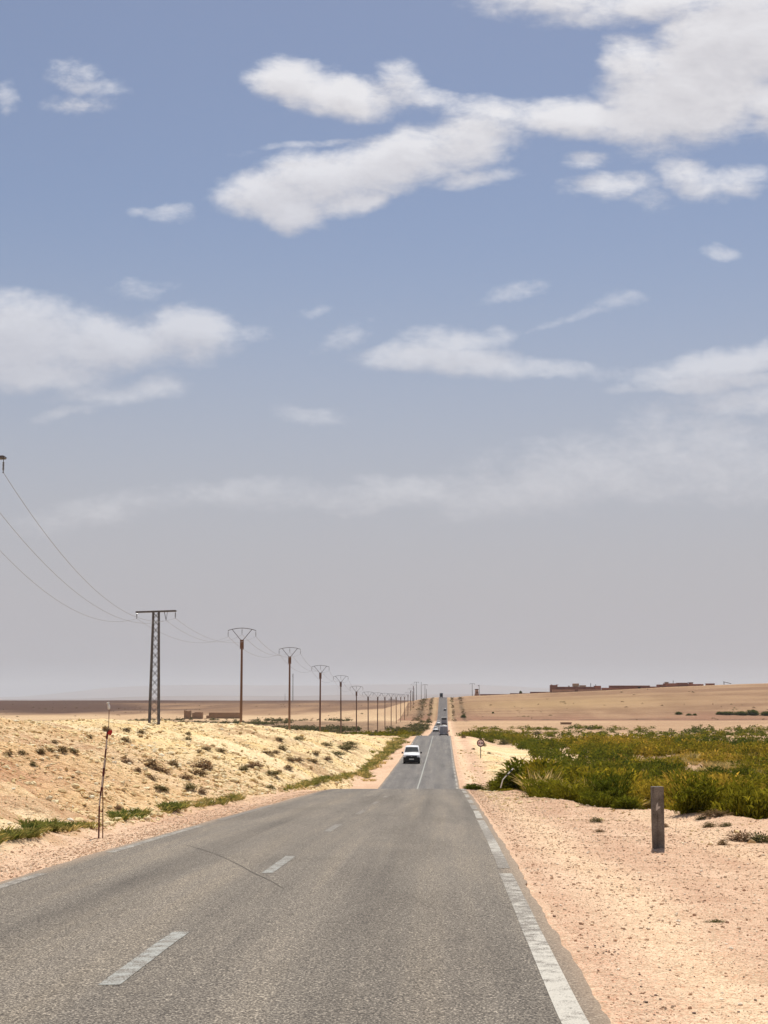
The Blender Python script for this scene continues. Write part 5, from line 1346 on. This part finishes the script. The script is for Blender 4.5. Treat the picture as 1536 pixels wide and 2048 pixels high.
def build_world():
    w = bpy.data.worlds.new('World'); scene.world = w; w.use_nodes = True; t = w.node_tree; t.nodes.clear()
    N, Lk = t.nodes.new, t.links.new
    # --- cloud density as a node group of the sky direction (x / y, z / y)
    g = bpy.data.node_groups.new('cloud_density', 'ShaderNodeTree')
    g.interface.new_socket('Vector', in_out='INPUT', socket_type='NodeSocketVector'); g.interface.new_socket('Density', in_out='OUTPUT', socket_type='NodeSocketFloat')
    gi, go = g.nodes.new('NodeGroupInput'), g.nodes.new('NodeGroupOutput')
    def mth(nodes, links, op, a, b=0.0, c=None):
        x = nodes.new('ShaderNodeMath'); x.operation = op
        for i, v in enumerate((a, b) if c is None else (a, b, c)):
            if hasattr(v, 'is_linked'): links.new(v, x.inputs[i])
            else: x.inputs[i].default_value = v
        return x.outputs[0]
    gm = lambda op, a, b=0.0, c=None: mth(g.nodes, g.links, op, a, b, c)
    def noise(vec, scale, det, rough, dist=0, sc=(1, 1, 1), loc=(0, 0, 0)):
        mp = g.nodes.new('ShaderNodeMapping'); mp.inputs['Scale'].default_value = sc; mp.inputs['Location'].default_value = loc; g.links.new(vec, mp.inputs[0])
        n = g.nodes.new('ShaderNodeTexNoise'); n.inputs['Scale'].default_value = scale; n.inputs['Detail'].default_value = det; n.inputs['Roughness'].default_value = rough; n.inputs['Distortion'].default_value = dist
        g.links.new(mp.outputs[0], n.inputs['Vector']); return n
    V0 = gi.outputs[0]
    wn = noise(V0, 26, 3, .55)                                # domain warp
    sub = g.nodes.new('ShaderNodeVectorMath'); sub.operation = 'SUBTRACT'; g.links.new(wn.outputs['Color'], sub.inputs[0]); sub.inputs[1].default_value = (.5, .5, .5)
    scl = g.nodes.new('ShaderNodeVectorMath'); scl.operation = 'MULTIPLY'; g.links.new(sub.outputs[0], scl.inputs[0]); scl.inputs[1].default_value = (.030, .017, 0)
    add = g.nodes.new('ShaderNodeVectorMath'); add.operation = 'ADD'; g.links.new(V0, add.inputs[0]); g.links.new(scl.outputs[0], add.inputs[1])
    V = add.outputs[0]
    cur = None
    for px, py, rx, ry, tilt, wt in CLOUDS:
        p = at(px, py, 1.0); q = at(px + 50, py, 1.0); q2 = at(px, py - 50, 1.0)
        sx = (q.x - p.x) / 50; sz = (q2.z - p.z) / 50
        mp = g.nodes.new('ShaderNodeMapping'); mp.vector_type = 'TEXTURE'
        mp.inputs['Location'].default_value = (p.x, p.z, 0); mp.inputs['Rotation'].default_value = (0, 0, R(tilt)); mp.inputs['Scale'].default_value = (rx * sx * 1.28, ry * sz * 1.28, 1)
        g.links.new(V, mp.inputs[0])
        ln = g.nodes.new('ShaderNodeVectorMath'); ln.operation = 'DOT_PRODUCT'; g.links.new(mp.outputs[0], ln.inputs[0]); g.links.new(mp.outputs[0], ln.inputs[1])
        v = gm('MULTIPLY_ADD', ln.outputs['Value'], -wt * (1.22 if wt > .85 else 1.05), wt * (1.22 if wt > .85 else 1.05))
        if cur is None: cur = gm('MAXIMUM', v, -.6)
        else:
            sm = gm('SMOOTH_MAX', cur, v, .18); cur = sm
    f1 = noise(V0, 34, 6, .62, .35, (.8, 1.8, 1), (3.1, 7.7, 0)).outputs['Fac']
    f2 = noise(V0, 105, 5, .66, .3, (.9, 1.4, 1), (9.4, 2.2, 0)).outputs['Fac']
    dn = gm('ADD', cur, gm('MULTIPLY_ADD', f1, 1.15, -.575)); dn = gm('ADD', dn, gm('MULTIPLY_ADD', f2, .56, -.28))
    g.links.new(dn, go.inputs[0])
    m = lambda op, a, b=0.0, c=None: mth(t.nodes, t.links, op, a, b, c)
    tc = N('ShaderNodeTexCoord').outputs['Generated']; sp = N('ShaderNodeSeparateXYZ'); Lk(tc, sp.inputs[0])
    yy = m('MAXIMUM', sp.outputs[1], .02)
    u, v = m('DIVIDE', sp.outputs[0], yy), m('DIVIDE', sp.outputs[2], yy)
    def dens(du, dv):
        cb = N('ShaderNodeCombineXYZ'); Lk(m('ADD', u, du), cb.inputs[0]); Lk(m('ADD', v, dv), cb.inputs[1])
        gr = N('ShaderNodeGroup'); gr.node_tree = g; Lk(cb.outputs[0], gr.inputs[0]); return gr.outputs[0]
    d0, d1 = dens(0, 0), dens(.004, .015)
    ahead = m('MULTIPLY', m('MINIMUM', 1.0, m('MAXIMUM', 0.0, m('MULTIPLY', m('SUBTRACT', sp.outputs[1], .25), 4.0))), 1.0)
    mr = N('ShaderNodeMapRange'); mr.interpolation_type = 'SMOOTHSTEP'; Lk(d0, mr.inputs['Value']); mr.inputs['From Min'].default_value = .05; mr.inputs['From Max'].default_value = 1.12
    cov = m('MULTIPLY', mr.outputs[0], ahead)
    # low clouds dissolve in the haze
    lowf = N('ShaderNodeMapRange'); Lk(v, lowf.inputs['Value']); lowf.inputs['From Min'].default_value = .10; lowf.inputs['From Max'].default_value = .41; lowf.inputs['To Min'].default_value = .34; lowf.inputs['To Max'].default_value = .95
    cov = m('MULTIPLY', cov, lowf.outputs[0])
    # generic broken cloud for the rest of the sky, out of the picture
    gen = N('ShaderNodeTexNoise'); gen.inputs['Scale'].default_value = 3.2; gen.inputs['Detail'].default_value = 7; Lk(tc, gen.inputs['Vector'])
    gr = N('ShaderNodeMapRange'); gr.interpolation_type = 'SMOOTHSTEP'; Lk(gen.outputs['Fac'], gr.inputs['Value']); gr.inputs['From Min'].default_value = .55; gr.inputs['From Max'].default_value = .72; gr.inputs['To Max'].default_value = .8
    away = m('MINIMUM', 1.0, m('MAXIMUM', 0.0, m('MULTIPLY', m('SUBTRACT', m('ADD', v, m('MULTIPLY', m('ABSOLUTE', u), .6)), .58), 6.0)))
    away = m('MAXIMUM', away, m('SUBTRACT', 1.0, ahead))
    cov = m('MAXIMUM', cov, m('MULTIPLY', gr.outputs[0], away))
    # sunlit tops, greyer undersides
    lit = m('MINIMUM', 1.0, m('MAXIMUM', 0.0, m('ADD', .62, m('MULTIPLY', m('SUBTRACT', d0, d1), .5))))
    thick = N('ShaderNodeMapRange'); Lk(d0, thick.inputs['Value']); thick.inputs['From Min'].default_value = .2; thick.inputs['From Max'].default_value = 1.6; thick.inputs['To Min'].default_value = 0; thick.inputs['To Max'].default_value = .22
    lit = m('SUBTRACT', lit, thick.outputs[0])
    cr = ramp(t, [(0, CLOUD_LO), (.45, CLOUD_MID), (1, CLOUD_HI)]); Lk(lit, cr.inputs[0])
    sky = N('ShaderNodeTexSky'); sky.sky_type = 'NISHITA'; sky.sun_disc = False; sky.sun_elevation = SUN_EL; sky.sun_rotation = SUN_AZ
    sky.altitude = 600; sky.air_density = SKY['air']; sky.dust_density = SKY['dust']; sky.ozone_density = SKY['ozone']
    tint = N('ShaderNodeMix'); tint.data_type = 'RGBA'; tint.blend_type = 'MULTIPLY'; tint.inputs[0].default_value = 1; Lk(sky.outputs[0], tint.inputs[6]); tint.inputs[7].default_value = (*SKY['tint'], 1)
    # dusty lilac air over the plain: it thickens towards the horizon
    dr = N('ShaderNodeMapRange'); dr.interpolation_type = 'SMOOTHSTEP'; Lk(sp.outputs[2], dr.inputs['Value']); dr.inputs['From Min'].default_value = .02; dr.inputs['From Max'].default_value = .34; dr.inputs['To Min'].default_value = 1.0; dr.inputs['To Max'].default_value = 0.0
    dm = N('ShaderNodeMix'); dm.data_type = 'RGBA'; Lk(dr.outputs[0], dm.inputs[0]); Lk(tint.outputs[2], dm.inputs[6]); dm.inputs[7].default_value = (*[c / STRENGTH for c in DUST], 1)
    mx = N('ShaderNodeMix'); mx.data_type = 'RGBA'; Lk(cov, mx.inputs[0]); Lk(dm.outputs[2], mx.inputs[6]); 
    k = N('ShaderNodeMix'); k.data_type = 'RGBA'; k.blend_type = 'MULTIPLY'; k.inputs[0].default_value = 1; Lk(cr.outputs[0], k.inputs[6]); k.inputs[7].default_value = (1 / STRENGTH,) * 3 + (1,); k.clamp_result = False
    Lk(k.outputs[2], mx.inputs[7])
    bg = N('ShaderNodeBackground'); bg.inputs['Strength'].default_value = STRENGTH; Lk(mx.outputs[2], bg.inputs[0])
    out = N('ShaderNodeOutputWorld'); Lk(bg.outputs[0], out.inputs[0])
    w.cycles.sampling_method = 'MANUAL'; w.cycles.sample_map_resolution = 512
STRENGTH = .079
SKY = dict(air=1.0, dust=1.5, ozone=1.6, tint=(1.03, .965, .955))
DUST = (.395, .388, .418)
CLOUD_LO, CLOUD_MID, CLOUD_HI = (.46, .455, .495), (.61, .60, .625), (.77, .765, .785)
build_world()

cd = bpy.data.cameras.new('camera'); cam = bpy.data.objects.new('camera', cd); link(cam)
cd.sensor_fit = 'AUTO'; cd.sensor_width = 36.0; cd.lens = 36.0 * F / 2048.0
cd.clip_start = .1; cd.clip_end = 120000
cam.location = (0, 0, 0); cam.rotation_euler = (math.pi / 2 + PITCH, 0, 0)
scene.camera = cam
vs_ = scene.view_settings; vs_.view_transform = 'Standard'; vs_.look = 'None'; vs_.gamma = 1.0; vs_.exposure = 0.22; vs_.use_curve_mapping = False
scene.cycles.max_bounces = 6; scene.cycles.diffuse_bounces = 3; scene.cycles.transmission_bounces = 4; scene.cycles.volume_bounces = 1
